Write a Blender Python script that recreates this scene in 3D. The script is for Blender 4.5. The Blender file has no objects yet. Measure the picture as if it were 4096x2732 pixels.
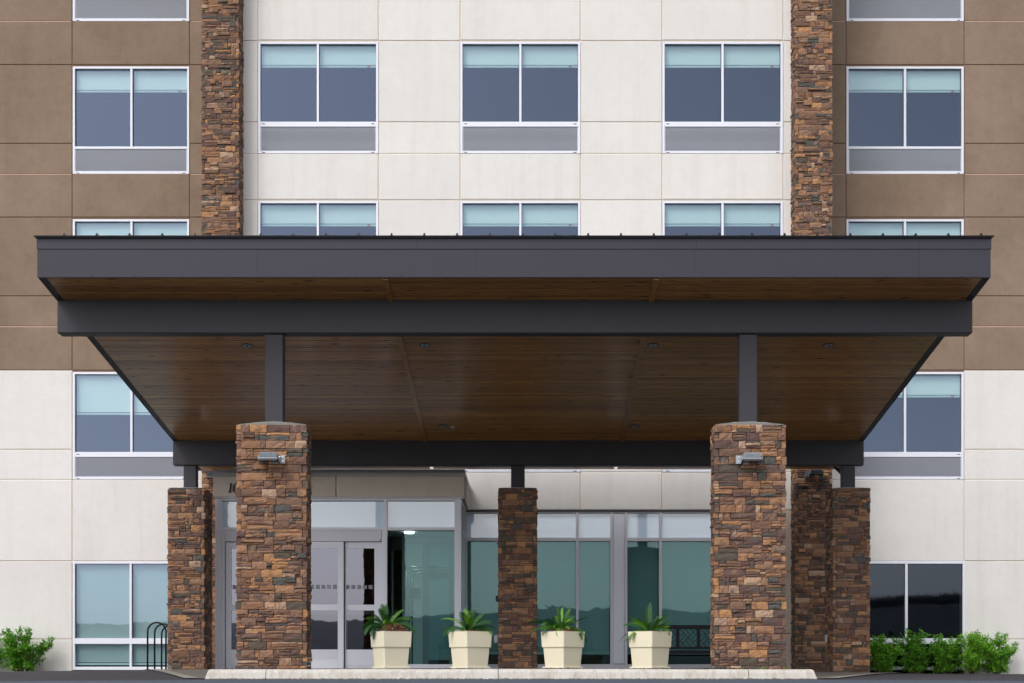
import bpy, math, random
import numpy as np
from mathutils import Vector, Matrix, noise
R = math.radians
random.seed(11)
sc = bpy.context.scene
COL = sc.collection

# ------------------------------------------------------------------ camera, sky, sun, exposure
F = 5689.0; VX = 2120.0; VY = 2695.0          # focal length and principal point (photo pixels), eye level is Z = 0
def X(px, d): return (px - VX) * d / F
def Z(py, d): return (VY - py) * d / F
cam = bpy.data.cameras.new('camera'); camo = bpy.data.objects.new('camera', cam); COL.objects.link(camo)
camo.location = (0, 0, 0); camo.rotation_euler = (R(90), 0, 0)
cam.sensor_width = 36; cam.lens = F / 4096 * 36
cam.shift_x = -(VX - 2048) / 4096; cam.shift_y = (VY - 1366) / 4096
cam.clip_start = 0.1; cam.clip_end = 5000
sc.camera = camo

SUN_EL, SUN_AZ = 48.0, 36.0                     # degrees; azimuth turned from straight behind the camera to the left
world = bpy.data.worlds.new('World'); sc.world = world; world.use_nodes = True
nt = world.node_tree; nt.nodes.clear()
wo = nt.nodes.new('ShaderNodeOutputWorld'); bg = nt.nodes.new('ShaderNodeBackground')
sky = nt.nodes.new('ShaderNodeTexSky'); sky.sky_type = 'NISHITA'; sky.sun_disc = False
sky.sun_elevation = R(SUN_EL); sky.sun_rotation = R(180 + SUN_AZ); sky.air_density = 1.0; sky.dust_density = 2.0; sky.ozone_density = 1.0
bw = nt.nodes.new('ShaderNodeRGBToBW'); mx = nt.nodes.new('ShaderNodeMix'); mx.data_type = 'RGBA'
mx.inputs['Factor'].default_value = 0.80       # overcast: the blue is mostly washed out
tint = nt.nodes.new('ShaderNodeMix'); tint.data_type = 'RGBA'; tint.blend_type = 'MULTIPLY'; tint.inputs['Factor'].default_value = 1
tint.inputs['B'].default_value = (1.0, 0.975, 0.955, 1)
nt.links.new(sky.outputs[0], bw.inputs[0]); nt.links.new(sky.outputs[0], mx.inputs['A']); nt.links.new(bw.outputs[0], mx.inputs['B'])
nt.links.new(mx.outputs['Result'], tint.inputs['A']); nt.links.new(tint.outputs['Result'], bg.inputs['Color'])
bg.inputs['Strength'].default_value = 0.15
nt.links.new(bg.outputs[0], wo.inputs['Surface'])
sun = bpy.data.lights.new('sun', 'SUN'); sun.energy = 0.5; sun.angle = R(22); sun.color = (1.0, 0.965, 0.92)
suno = bpy.data.objects.new('sun', sun); COL.objects.link(suno)
suno.rotation_euler = (R(90 - SUN_EL), 0, R(-SUN_AZ))
vs = sc.view_settings; vs.view_transform = 'Standard'; vs.look = 'None'; vs.gamma = 1; vs.use_curve_mapping = False
vs.exposure = 1.06

# ------------------------------------------------------------------ materials
def mat(name, col=(.5, .5, .5), rough=.6, spec=.5, metal=0., coat=0.):
    m = bpy.data.materials.new(name); m.use_nodes = True
    b = m.node_tree.nodes['Principled BSDF']
    b.inputs['Base Color'].default_value = (*col, 1); b.inputs['Roughness'].default_value = rough
    b.inputs['Specular IOR Level'].default_value = spec; b.inputs['Metallic'].default_value = metal
    b.inputs['Coat Weight'].default_value = coat
    return m
def N(m, t, **kw):
    n = m.node_tree.nodes.new(t)
    for k, v in kw.items():
        if k in n.inputs: n.inputs[k].default_value = v
        else: setattr(n, k, v)
    return n
def L(m, a, b): m.node_tree.links.new(a, b)
def BS(m): return m.node_tree.nodes['Principled BSDF']
def coords(m, scale=(1, 1, 1), obj=True):
    g = N(m, 'ShaderNodeTexCoord' if obj else 'ShaderNodeNewGeometry'); mp = N(m, 'ShaderNodeMapping'); mp.inputs['Scale'].default_value = scale
    L(m, g.outputs['Object'] if obj else g.outputs['Position'], mp.inputs['Vector']); return mp.outputs[0]
def ramp(m, src, stops, interp='LINEAR'):
    r = N(m, 'ShaderNodeValToRGB'); r.color_ramp.interpolation = interp
    e = r.color_ramp.elements
    while len(e) < len(stops): e.new(0.5)
    for k, (p, c) in enumerate(stops): e[k].position = p; e[k].color = (*c, 1)
    L(m, src, r.inputs[0]); return r.outputs[0]
def bump(m, src, strength, dist=.01):
    b = N(m, 'ShaderNodeBump'); b.inputs['Strength'].default_value = strength; b.inputs['Distance'].default_value = dist
    L(m, src, b.inputs['Height']); L(m, b.outputs[0], BS(m).inputs['Normal']); return b
def mixc(m, f, a, b, mode='MIX'):
    n = N(m, 'ShaderNodeMix'); n.data_type = 'RGBA'; n.blend_type = mode
    for s, v in (('Factor', f), ('A', a), ('B', b)):
        if hasattr(v, 'node'): L(m, v, n.inputs[s])
        else: n.inputs[s].default_value = v if not isinstance(v, tuple) else (*v, 1)
    return n.outputs['Result']

def stucco(name, c, c2, stain):
    m = mat(name, c, .92, .2)
    v = coords(m, obj=False)
    big = N(m, 'ShaderNodeTexNoise', Scale=.8, Detail=6., Roughness=.65); L(m, v, big.inputs['Vector'])
    mid = N(m, 'ShaderNodeTexNoise', Scale=5.5, Detail=8., Roughness=.7, Distortion=.6); L(m, v, mid.inputs['Vector'])
    fine = N(m, 'ShaderNodeTexNoise', Scale=95., Detail=4., Roughness=.75); L(m, v, fine.inputs['Vector'])
    a = ramp(m, big.outputs['Fac'], [(.33, c), (.68, c2)])
    s = ramp(m, mid.outputs['Fac'], [(.35, stain), (.56, (1, 1, 1))])
    oi = N(m, 'ShaderNodeObjectInfo'); rr = ramp(m, oi.outputs['Random'], [(0, (.965, .965, .965)), (1, (1.02, 1.02, 1.02))])
    f = ramp(m, fine.outputs['Fac'], [(.3, (.90, .90, .90)), (.7, (1.05, 1.05, 1.05))])
    # faint vertical runs of dirt
    v2 = coords(m, (3.5, 3.5, .25), obj=False); run = N(m, 'ShaderNodeTexNoise', Scale=1.6, Detail=5.); L(m, v2, run.inputs['Vector'])
    ru = ramp(m, run.outputs['Fac'], [(.30, (.955, .948, .938)), (.5, (1, 1, 1))])
    x = mixc(m, .6, a, s, 'MULTIPLY'); x = mixc(m, 1., x, f, 'MULTIPLY'); x = mixc(m, 1., x, rr, 'MULTIPLY'); x = mixc(m, 1., x, ru, 'MULTIPLY')
    L(m, x, BS(m).inputs['Base Color'])
    h = N(m, 'ShaderNodeMath', operation='ADD'); L(m, fine.outputs['Fac'], h.inputs[0]); L(m, mid.outputs['Fac'], h.inputs[1])
    bump(m, h.outputs[0], .35, .004)
    return m
M = {}
M['white'] = stucco('white stucco', (.715, .695, .68), (.75, .735, .72), (.95, .935, .915))
M['brown'] = stucco('brown stucco', (.228, .165, .120), (.292, .216, .164), (.86, .84, .82))
M['taupe'] = stucco('taupe stucco', (.62, .55, .49), (.66, .585, .525), (.95, .94, .93))
M['joint_brown'] = mat('brown joint', (.19, .125, .09), .95, .1)
M['joint_white'] = mat('white joint', (.66, .57, .48), .95, .1)

def stone_mat():
    m = mat('ledge stone', (.3, .2, .14), .88, .25)
    oi = N(m, 'ShaderNodeObjectInfo'); ge = N(m, 'ShaderNodeNewGeometry')
    ad = N(m, 'ShaderNodeMath', operation='ADD'); L(m, oi.outputs['Random'], ad.inputs[0]); L(m, ge.outputs['Random Per Island'], ad.inputs[1])
    fr = N(m, 'ShaderNodeMath', operation='FRACT'); L(m, ad.outputs[0], fr.inputs[0])
    pal = [(0, (.225, .118, .064)), (.11, (.29, .16, .088)), (.20, (.15, .086, .058)), (.31, (.105, .064, .057)), (.44, (.245, .145, .094)),
           (.54, (.088, .075, .060)), (.63, (.37, .195, .085)), (.68, (.185, .112, .078)), (.78, (.080, .084, .080)), (.86, (.125, .080, .070)), (.95, (.36, .25, .175))]
    a = ramp(m, fr.outputs[0], pal, 'CONSTANT')
    m2 = N(m, 'ShaderNodeMath', operation='MULTIPLY_ADD'); L(m, fr.outputs[0], m2.inputs[0]); m2.inputs[1].default_value = 7.31; m2.inputs[2].default_value = .37
    fr2 = N(m, 'ShaderNodeMath', operation='FRACT'); L(m, m2.outputs[0], fr2.inputs[0])
    b = ramp(m, fr2.outputs[0], pal, 'CONSTANT')
    v = coords(m, obj=False)
    sh = N(m, 'ShaderNodeVectorMath', operation='ADD'); L(m, v, sh.inputs[0])
    cb = N(m, 'ShaderNodeCombineXYZ'); mu = N(m, 'ShaderNodeMath', operation='MULTIPLY'); mu.inputs[1].default_value = 57.; L(m, fr.outputs[0], mu.inputs[0]); L(m, mu.outputs[0], cb.inputs[0]); L(m, mu.outputs[0], cb.inputs[1])
    L(m, cb.outputs[0], sh.inputs[1])
    n1 = N(m, 'ShaderNodeTexNoise', Scale=8., Detail=3., Roughness=.6, Distortion=.5); L(m, sh.outputs[0], n1.inputs['Vector'])
    f1 = ramp(m, n1.outputs['Fac'], [(.50, (0, 0, 0)), (.66, (.8, .8, .8))])
    x = mixc(m, f1, a, b)
    n2 = N(m, 'ShaderNodeTexNoise', Scale=55., Detail=7., Roughness=.75); L(m, sh.outputs[0], n2.inputs['Vector'])
    x = mixc(m, 1., x, ramp(m, n2.outputs['Fac'], [(.3, (.80, .78, .77)), (.5, (1.12, 1.11, 1.1)), (.72, (1.5, 1.44, 1.36))]), 'MULTIPLY')
    # pale mineral flecks
    n3 = N(m, 'ShaderNodeTexNoise', Scale=22., Detail=9., Roughness=.8); L(m, sh.outputs[0], n3.inputs['Vector'])
    x = mixc(m, ramp(m, n3.outputs['Fac'], [(.66, (0, 0, 0)), (.74, (.5, .5, .5))]), x, (.45, .38, .32))
    x = mixc(m, 1., x, (1.0, .965, .95), 'MULTIPLY')
    hs = N(m, 'ShaderNodeHueSaturation'); hs.inputs['Saturation'].default_value = .95; L(m, x, hs.inputs['Color']); x = hs.outputs[0]
    L(m, x, BS(m).inputs['Base Color'])
    vs_ = coords(m, (9, 9, 26), obj=False); n4 = N(m, 'ShaderNodeTexNoise', Scale=2.2, Detail=8., Roughness=.7, Distortion=.4); L(m, vs_, n4.inputs['Vector'])
    bump(m, n4.outputs['Fac'], .8, .014)
    return m
M['stone'] = stone_mat()
M['core'] = mat('dark mortar core', (.045, .038, .033), .95, .1)
M['mortar'] = mat('mortar cap', (.36, .35, .33), .95, .2)
_n = N(M['mortar'], 'ShaderNodeTexNoise', Scale=60., Detail=6.); bump(M['mortar'], _n.outputs['Fac'], .9, .02)

def paint(name, c, rough=.45, spec=.5, var=.06, sc_=2., metal=0., bmp=.05):
    m = mat(name, c, rough, spec, metal)
    v = coords(m, obj=False)
    n = N(m, 'ShaderNodeTexNoise', Scale=sc_, Detail=6., Roughness=.6); L(m, v, n.inputs['Vector'])
    f = N(m, 'ShaderNodeTexNoise', Scale=140., Detail=3.); L(m, v, f.inputs['Vector'])
    lo = tuple(x * (1 - var) for x in c); hi = tuple(x * (1 + var) for x in c)
    L(m, ramp(m, n.outputs['Fac'], [(.3, lo), (.7, hi)]), BS(m).inputs['Base Color'])
    r = N(m, 'ShaderNodeMapRange'); r.inputs['To Min'].default_value = rough - .07; r.inputs['To Max'].default_value = rough + .1
    L(m, n.outputs['Fac'], r.inputs['Value']); L(m, r.outputs[0], BS(m).inputs['Roughness'])
    bump(m, f.outputs['Fac'], bmp, .002)
    return m
M['fascia'] = paint('dark bronze metal', (.042, .041, .057), .55, .28, .05, .9)
M['steel'] = paint('dark painted steel', (.042, .040, .050), .55, .3, .12, 1.6, bmp=.12)
M['black_metal'] = paint('black metal', (.008, .008, .011), .45, .25, .1)
M['alu'] = paint('anodised aluminium', (.74, .76, .85), .38, .5, .02, 1.2)
M['alu2'] = paint('grey door aluminium', (.66, .66, .74), .42, .5, .02, 1.2)
M['cap'] = paint('grey cap flashing', (.42, .41, .43), .5, .5, .04)
M['slat'] = paint('louvre aluminium', (.50, .53, .62), .45, .5, .02)
M['gasket'] = mat('black rubber', (.012, .012, .018), .6)
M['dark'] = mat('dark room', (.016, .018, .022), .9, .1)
M['blind'] = mat('roller blind fabric', (.72, .73, .70), .9, .1)
M['hem'] = mat('blind hem bar', (.50, .56, .56), .6, .3)
M['tag'] = mat('orange tag', (.5, .12, .05), .6)
M['frost'] = mat('frosted pane', (.64, .80, 1.0), .22, .5, coat=1.)
BS(M['frost']).inputs['Coat IOR'].default_value = 1.85; BS(M['frost']).inputs['Coat Roughness'].default_value = .03
M['flood'] = paint('grey cast housing', (.34, .38, .43), .45, .5, .05, 8.)
M['flood_dark'] = paint('blue grey housing', (.14, .17, .20), .5, .5, .05, 8.)
M['lens'] = mat('lamp lens', (.03, .025, .02), .1)
M['chrome'] = mat('brushed chrome', (.6, .58, .52), .22, .5, 1.)
M['navy'] = mat('navy numerals', (.008, .010, .022), .7, .2)
M['red'] = mat('red lamp', (.5, .02, .02), .5)
M['cream'] = paint('cream planter', (.76, .705, .54), .42, .4, .03, 3., bmp=.08)
M['stem'] = mat('brown stem', (.10, .06, .04), .9)

def glass(name, T, G, fac):
    m = bpy.data.materials.new(name); m.use_nodes = True; t = m.node_tree; t.nodes.clear()
    o = t.nodes.new('ShaderNodeOutputMaterial'); mix = t.nodes.new('ShaderNodeMixShader')
    tr = t.nodes.new('ShaderNodeBsdfTransparent'); gl = t.nodes.new('ShaderNodeBsdfGlossy')
    tr.inputs[0].default_value = (*T, 1); gl.inputs['Color'].default_value = (*G, 1); gl.inputs['Roughness'].default_value = .012
    fr = t.nodes.new('ShaderNodeFresnel'); fr.inputs[0].default_value = 1.5
    ma = t.nodes.new('ShaderNodeMath'); ma.operation = 'ADD'; ma.use_clamp = True; ma.inputs[1].default_value = fac
    ge = t.nodes.new('ShaderNodeNewGeometry'); inv = t.nodes.new('ShaderNodeMath'); inv.operation = 'SUBTRACT'; inv.inputs[0].default_value = 1
    t.links.new(ge.outputs['Backfacing'], inv.inputs[1])          # the pane is a closed slab: count its tint and coating once
    mu = t.nodes.new('ShaderNodeMath'); mu.operation = 'MULTIPLY'; t.links.new(ma.outputs[0], mu.inputs[0]); t.links.new(inv.outputs[0], mu.inputs[1])
    cm = t.nodes.new('ShaderNodeMix'); cm.data_type = 'RGBA'; cm.inputs['A'].default_value = (*T, 1); cm.inputs['B'].default_value = (1, 1, 1, 1)
    t.links.new(ge.outputs['Backfacing'], cm.inputs['Factor']); t.links.new(cm.outputs['Result'], tr.inputs[0])
    t.links.new(fr.outputs[0], ma.inputs[0]); t.links.new(mu.outputs[0], mix.inputs[0])
    # slight roller-wave unevenness of tempered panes
    tc = t.nodes.new('ShaderNodeNewGeometry'); nz = t.nodes.new('ShaderNodeTexNoise'); nz.inputs['Scale'].default_value = 1.3; nz.inputs['Detail'].default_value = 1
    bp = t.nodes.new('ShaderNodeBump'); bp.inputs['Strength'].default_value = .10; bp.inputs['Distance'].default_value = .006
    t.links.new(tc.outputs['Position'], nz.inputs['Vector']); t.links.new(nz.outputs['Fac'], bp.inputs['Height']); t.links.new(bp.outputs[0], gl.inputs['Normal'])
    t.links.new(tr.outputs[0], mix.inputs[1]); t.links.new(gl.outputs[0], mix.inputs[2]); t.links.new(mix.outputs[0], o.inputs[0])
    return m
M['glass'] = glass('coated window glass', (.74, .88, .88), (.46, .58, .84), .115)
M['glass_low'] = glass('tinted storefront glass', (.52, .76, .77), (.34, .54, .58), .09)
M['glass_door'] = glass('door glass', (.72, .78, .80), (.60, .61, .76), .17)
M['glass_dark'] = glass('dark smoked glass', (.25, .28, .30), (.42, .50, .64), .06)

def emit(name, c, s):
    m = mat(name, (.8, .8, .8)); BS(m).inputs['Emission Color'].default_value = (*c, 1); BS(m).inputs['Emission Strength'].default_value = s; return m
M['lamp'] = emit('lit ceiling lamp', (1, .96, .9), 5.)
M['warm'] = emit('lit amber lamp', (1, .55, .2), 1.5)

def wood():
    m = mat('stained cedar', (.16, .07, .03), .38, .5, coat=.5)
    BS(m).inputs['Coat Roughness'].default_value = .18
    oi = N(m, 'ShaderNodeObjectInfo')
    base = ramp(m, oi.outputs['Random'], [(0, (.35, .165, .043)), (.3, (.52, .25, .066)), (.6, (.43, .205, .053)), (.85, (.62, .325, .095)), (1, (.31, .14, .042))])
    v = coords(m, (.9, 14, 14), obj=False)
    sh = N(m, 'ShaderNodeVectorMath', operation='ADD'); L(m, v, sh.inputs[0])
    cb = N(m, 'ShaderNodeCombineXYZ'); mu = N(m, 'ShaderNodeMath', operation='MULTIPLY'); mu.inputs[1].default_value = 91.; L(m, oi.outputs['Random'], mu.inputs[0]); L(m, mu.outputs[0], cb.inputs[0]); L(m, cb.outputs[0], sh.inputs[1])
    g = N(m, 'ShaderNodeTexNoise', Scale=3., Detail=6., Roughness=.65, Distortion=.3); L(m, sh.outputs[0], g.inputs['Vector'])
    x = mixc(m, 1., base, ramp(m, g.outputs['Fac'], [(.32, (.62, .58, .52)), (.52, (1, 1, 1)), (.75, (1.3, 1.28, 1.2))]), 'MULTIPLY')
    vk = coords(m, (1.9, 9, 9), obj=False); vo = N(m, 'ShaderNodeTexVoronoi', Scale=1.15, Randomness=1.)
    L(m, vk, vo.inputs['Vector'])
    k = ramp(m, vo.outputs['Distance'], [(.09, (1, 1, 1)), (.17, (0, 0, 0))])
    x = mixc(m, k, x, (.014, .008, .005))
    L(m, x, BS(m).inputs['Base Color'])
    bump(m, g.outputs['Fac'], .25, .003)
    return m
M['wood'] = wood()
M['batten'] = M['wood'].copy(); M['batten'].name = 'cedar batten'

def ground_mat(name, c1, c2, sc_, rough, b, spec=.3, fine=300.):
    m = mat(name, c1, rough, spec); v = coords(m, obj=False)
    n = N(m, 'ShaderNodeTexNoise', Scale=sc_, Detail=8., Roughness=.65); L(m, v, n.inputs['Vector'])
    f = N(m, 'ShaderNodeTexNoise', Scale=fine, Detail=3., Roughness=.8); L(m, v, f.inputs['Vector'])
    x = mixc(m, 1., ramp(m, n.outputs['Fac'], [(.3, c1), (.7, c2)]), ramp(m, f.outputs['Fac'], [(.3, (.72, .72, .72)), (.7, (1.3, 1.3, 1.3))]), 'MULTIPLY')
    L(m, x, BS(m).inputs['Base Color']); bump(m, f.outputs['Fac'], b, .006); return m
M['asphalt'] = ground_mat('asphalt', (.040, .038, .046), (.054, .050, .060), 1.2, .85, .7)
M['paver'] = ground_mat('concrete pavers', (.12, .11, .10), (.17, .155, .14), 2.5, .9, .6)
M['band'] = ground_mat('concrete band', (.22, .20, .17), (.28, .26, .22), 3., .9, .5)
M['slab'] = ground_mat('blue grey concrete', (.055, .070, .095), (.075, .092, .12), 6., .8, .3)
M['grass'] = ground_mat('grass and soil', (.045, .06, .025), (.08, .09, .04), .3, .95, .6, .1, 20.)
M['hill'] = ground_mat('wooded hillside', (.15, .165, .175), (.21, .22, .225), .06, 1., .6, .1, 1.)  # distance haze is mixed into this colour, paler and bluer than the bare hillside
M['soil'] = ground_mat('black mulch bed', (.018, .014, .013), (.035, .026, .022), 12., .95, 1., .2, 90.)
M['chip'] = mat('black mulch chips', (.022, .016, .014), .9)
M['bark'] = mat('bark chips', (.16, .06, .03), .8)
_g = N(M['bark'], 'ShaderNodeNewGeometry'); L(M['bark'], ramp(M['bark'], _g.outputs['Random Per Island'], [(0, (.06, .022, .012)), (.4, (.15, .058, .03)), (.75, (.25, .105, .055)), (1, (.42, .22, .13))]), BS(M['bark']).inputs['Base Color'])

def kerb_mat():
    m = ground_mat('kerb concrete', (.50, .47, .42), (.60, .585, .56), 3.5, .9, .5, .3, 160.)
    v = coords(m, (7, 7, 2.2), obj=False)
    n = N(m, 'ShaderNodeTexNoise', Scale=2.2, Detail=8., Roughness=.75); L(m, v, n.inputs['Vector'])
    src = BS(m).inputs['Base Color'].links[0].from_socket
    x = mixc(m, ramp(m, n.outputs['Fac'], [(.48, (0, 0, 0)), (.70, (.75, .75, .75))]), src, (.33, .26, .19))
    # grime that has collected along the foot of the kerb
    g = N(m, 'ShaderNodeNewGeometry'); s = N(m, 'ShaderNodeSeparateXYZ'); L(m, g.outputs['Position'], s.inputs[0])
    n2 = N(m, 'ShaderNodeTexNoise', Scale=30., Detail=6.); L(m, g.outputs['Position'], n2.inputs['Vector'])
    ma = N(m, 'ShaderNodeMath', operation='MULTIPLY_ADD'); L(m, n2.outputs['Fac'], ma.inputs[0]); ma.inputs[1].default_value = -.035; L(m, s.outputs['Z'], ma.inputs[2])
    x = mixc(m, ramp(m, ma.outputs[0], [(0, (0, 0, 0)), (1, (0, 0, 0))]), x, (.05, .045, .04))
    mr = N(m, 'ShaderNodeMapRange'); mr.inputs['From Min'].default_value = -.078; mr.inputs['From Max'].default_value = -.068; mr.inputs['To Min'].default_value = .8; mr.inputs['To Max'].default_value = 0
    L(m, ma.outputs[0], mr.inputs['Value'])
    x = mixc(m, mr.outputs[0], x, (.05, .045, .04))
    L(m, x, BS(m).inputs['Base Color']); return m
M['kerb'] = kerb_mat()

def leaf_mat(name, lo, mid, hi, rough=.45, tr=.25):
    m = mat(name, mid, rough, .4)
    g = N(m, 'ShaderNodeNewGeometry'); o = N(m, 'ShaderNodeObjectInfo')
    a = N(m, 'ShaderNodeMath', operation='MULTIPLY_ADD'); L(m, g.outputs['Random Per Island'], a.inputs[0]); a.inputs[1].default_value = .6
    mu = N(m, 'ShaderNodeMath', operation='MULTIPLY'); L(m, o.outputs['Random'], mu.inputs[0]); mu.inputs[1].default_value = .4; L(m, mu.outputs[0], a.inputs[2])
    c = ramp(m, a.outputs[0], [(.05, lo), (.5, mid), (.95, hi)]); L(m, c, BS(m).inputs['Base Color'])
    t = m.node_tree; out = [n for n in t.nodes if n.type == 'OUTPUT_MATERIAL'][0]
    tl = t.nodes.new('ShaderNodeBsdfTranslucent'); mi = t.nodes.new('ShaderNodeMixShader'); mi.inputs[0].default_value = tr
    L(m, mixc(m, 1., c, (1.4, 1.6, .5), 'MULTIPLY'), tl.inputs[0]); L(m, BS(m).outputs[0], mi.inputs[1]); L(m, tl.outputs[0], mi.inputs[2]); L(m, mi.outputs[0], out.inputs[0])
    return m
M['leaf'] = leaf_mat('shrub leaf', (.045, .17, .012), (.13, .36, .024), (.32, .58, .06))
def frond_mat():
    m = leaf_mat('fern frond', (.012, .055, .026), (.026, .11, .018), (.17, .38, .03), .5, .18)
    o = [n for n in m.node_tree.nodes if n.type == 'OBJECT_INFO'][0]
    a = [n for n in m.node_tree.nodes if n.type == 'MATH' and n.operation == 'MULTIPLY_ADD'][0]; a.inputs[1].default_value = .25
    b = [n for n in m.node_tree.nodes if n.type == 'MATH' and n.operation == 'MULTIPLY'][0]; b.inputs[1].default_value = .75
    return m
M['frond'] = frond_mat()

# ------------------------------------------------------------------ geometry helpers
ORG = {}
class MB:
    def __init__(s): s.v = []; s.f = []; s.sm = False
    def add(s, vs_, fs):
        k = len(s.v); s.v += [tuple(p) for p in vs_]; s.f += [tuple(i + k for i in f) for f in fs]; return s
    def box(s, x0, x1, y0, y1, z0, z1):
        if x0 > x1: x0, x1 = x1, x0
        if z0 > z1: z0, z1 = z1, z0
        if y0 > y1: y0, y1 = y1, y0
        return s.add([(x0, y0, z0), (x1, y0, z0), (x1, y1, z0), (x0, y1, z0), (x0, y0, z1), (x1, y0, z1), (x1, y1, z1), (x0, y1, z1)],
                     [(0, 3, 2, 1), (4, 5, 6, 7), (0, 1, 5, 4), (1, 2, 6, 5), (2, 3, 7, 6), (3, 0, 4, 7)])
    def cbox(s, x0, x1, y0, y1, z0, z1, c):
        if x0 > x1: x0, x1 = x1, x0
        if z0 > z1: z0, z1 = z1, z0
        V = []; idx = {}
        lo = (x0, y0, z0); hi = (x1, y1, z1)
        for cx in (0, 1):
            for cy in (0, 1):
                for cz in (0, 1):
                    b = (cx, cy, cz)
                    for ax in range(3):       # vertex lying on the face of axis ax
                        p = []
                        for a in range(3):
                            w = hi[a] if b[a] else lo[a]
                            if a != ax: w += -c if b[a] else c
                            p.append(w)
                        idx[(b, ax)] = len(V); V.append(tuple(p))
        Fs = []
        for ax in range(3):
            o = [a for a in range(3) if a != ax]
            for sd in (0, 1):
                q = []
                for (u, w) in ((0, 0), (1, 0), (1, 1), (0, 1)):
                    b = [0, 0, 0]; b[ax] = sd; b[o[0]] = u; b[o[1]] = w; q.append(idx[(tuple(b), ax)])
                Fs.append(q)
        for ax in range(3):
            o = [a for a in range(3) if a != ax]
            for u in (0, 1):
                for w in (0, 1):
                    b0 = [0, 0, 0]; b0[o[0]] = u; b0[o[1]] = w; b1 = list(b0); b1[ax] = 1
                    Fs.append([idx[(tuple(b0), o[0])], idx[(tuple(b1), o[0])], idx[(tuple(b1), o[1])], idx[(tuple(b0), o[1])]])
        for cx in (0, 1):
            for cy in (0, 1):
                for cz in (0, 1):
                    Fs.append([idx[((cx, cy, cz), a)] for a in range(3)])
        cen = Vector(((x0 + x1) / 2, (y0 + y1) / 2, (z0 + z1) / 2)); out = []
        for f in Fs:
            p = [Vector(V[i]) for i in f]; n = (p[1] - p[0]).cross(p[2] - p[0]); m_ = sum(p, Vector()) / len(p)
            out.append(tuple(f) if n.dot(m_ - cen) > 0 else tuple(reversed(f)))
        return s.add(V, out)
    def prism(s, poly, y0, y1):               # poly in (x,z), clockwise or not, extruded along y
        n = len(poly); V = [(x, y0, z) for x, z in poly] + [(x, y1, z) for x, z in poly]
        Fs = [tuple(range(n)), tuple(reversed(range(n, 2 * n)))] + [(i, i + n, (i + 1) % n + n, (i + 1) % n) for i in range(n)]
        return s.add(V, Fs)
    def prismx(s, poly, x0, x1, dx0=None, dx1=None):   # poly in (y,z), extruded along x
        n = len(poly); dx0 = dx0 or [0] * n; dx1 = dx1 or [0] * n
        V = [(x0 + dx0[i], p[0], p[1]) for i, p in enumerate(poly)] + [(x1 + dx1[i], p[0], p[1]) for i, p in enumerate(poly)]
        Fs = [tuple(reversed(range(n))), tuple(range(n, 2 * n))] + [(i, (i + 1) % n, (i + 1) % n + n, i + n) for i in range(n)]
        return s.add(V, Fs)
    def tube(s, pts, r, n=8, cap=True):
        pts = [Vector(p) for p in pts]; rr = r if isinstance(r, (list, tuple)) else [r] * len(pts)
        V = []; Fs = []; up = None
        for i, p in enumerate(pts):
            t = (pts[min(i + 1, len(pts) - 1)] - pts[max(i - 1, 0)]).normalized()
            if up is None: up = t.orthogonal().normalized()
            up = (up - t * up.dot(t)).normalized(); w = t.cross(up)
            for k in range(n):
                a = 2 * math.pi * k / n; V.append(p + (up * math.cos(a) + w * math.sin(a)) * rr[i])
        for i in range(len(pts) - 1):
            for k in range(n):
                Fs.append((i * n + k, i * n + (k + 1) % n, (i + 1) * n + (k + 1) % n, (i + 1) * n + k))
        if cap: Fs += [tuple(reversed(range(n))), tuple(range((len(pts) - 1) * n, len(pts) * n))]
        return s.add(V, Fs)
    def disc_y(s, x, z, y0, y1, r, n=12):     # short cylinder along y
        return s.tube([(x, y0, z), (x, y1, z)], r, n)
    def build(s, name, m, parent=None, smooth=False, at=None):
        o0 = ORG.get(parent.name, (0, 0, 0)) if parent else (at or (0, 0, 0))
        me = bpy.data.meshes.new(name)
        me.from_pydata([(p[0] - o0[0], p[1] - o0[1], p[2] - o0[2]) for p in s.v], [], s.f)
        me.materials.append(m); me.update()
        if smooth or s.sm: me.polygons.foreach_set('use_smooth', [True] * len(me.polygons))
        o = bpy.data.objects.new(name, me); COL.objects.link(o)
        if parent: o.parent = parent
        else: o.location = o0
        ORG[o.name] = o0
        return o
def tag(o, label=None, cat=None, group=None, kind=None):
    for k, v in (('label', label), ('category', cat), ('group', group), ('kind', kind)):
        if v: o[k] = v
    return o
def empty(name, loc, label=None, cat=None, group=None, kind=None):
    o = bpy.data.objects.new(name, None); COL.objects.link(o); o.location = loc; o.empty_display_size = .2
    ORG[o.name] = tuple(loc); return tag(o, label, cat, group, kind)
def B(name, m, parent, *a, c=0, **kw):
    b = MB(); b.cbox(*a, c) if c else b.box(*a); return b.build(name, m, parent, **kw)
def copy_tree(o, parent=None):
    c = o.copy(); COL.objects.link(c); c.parent = parent
    for ch in list(o.children): copy_tree(ch, c)
    return c

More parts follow.
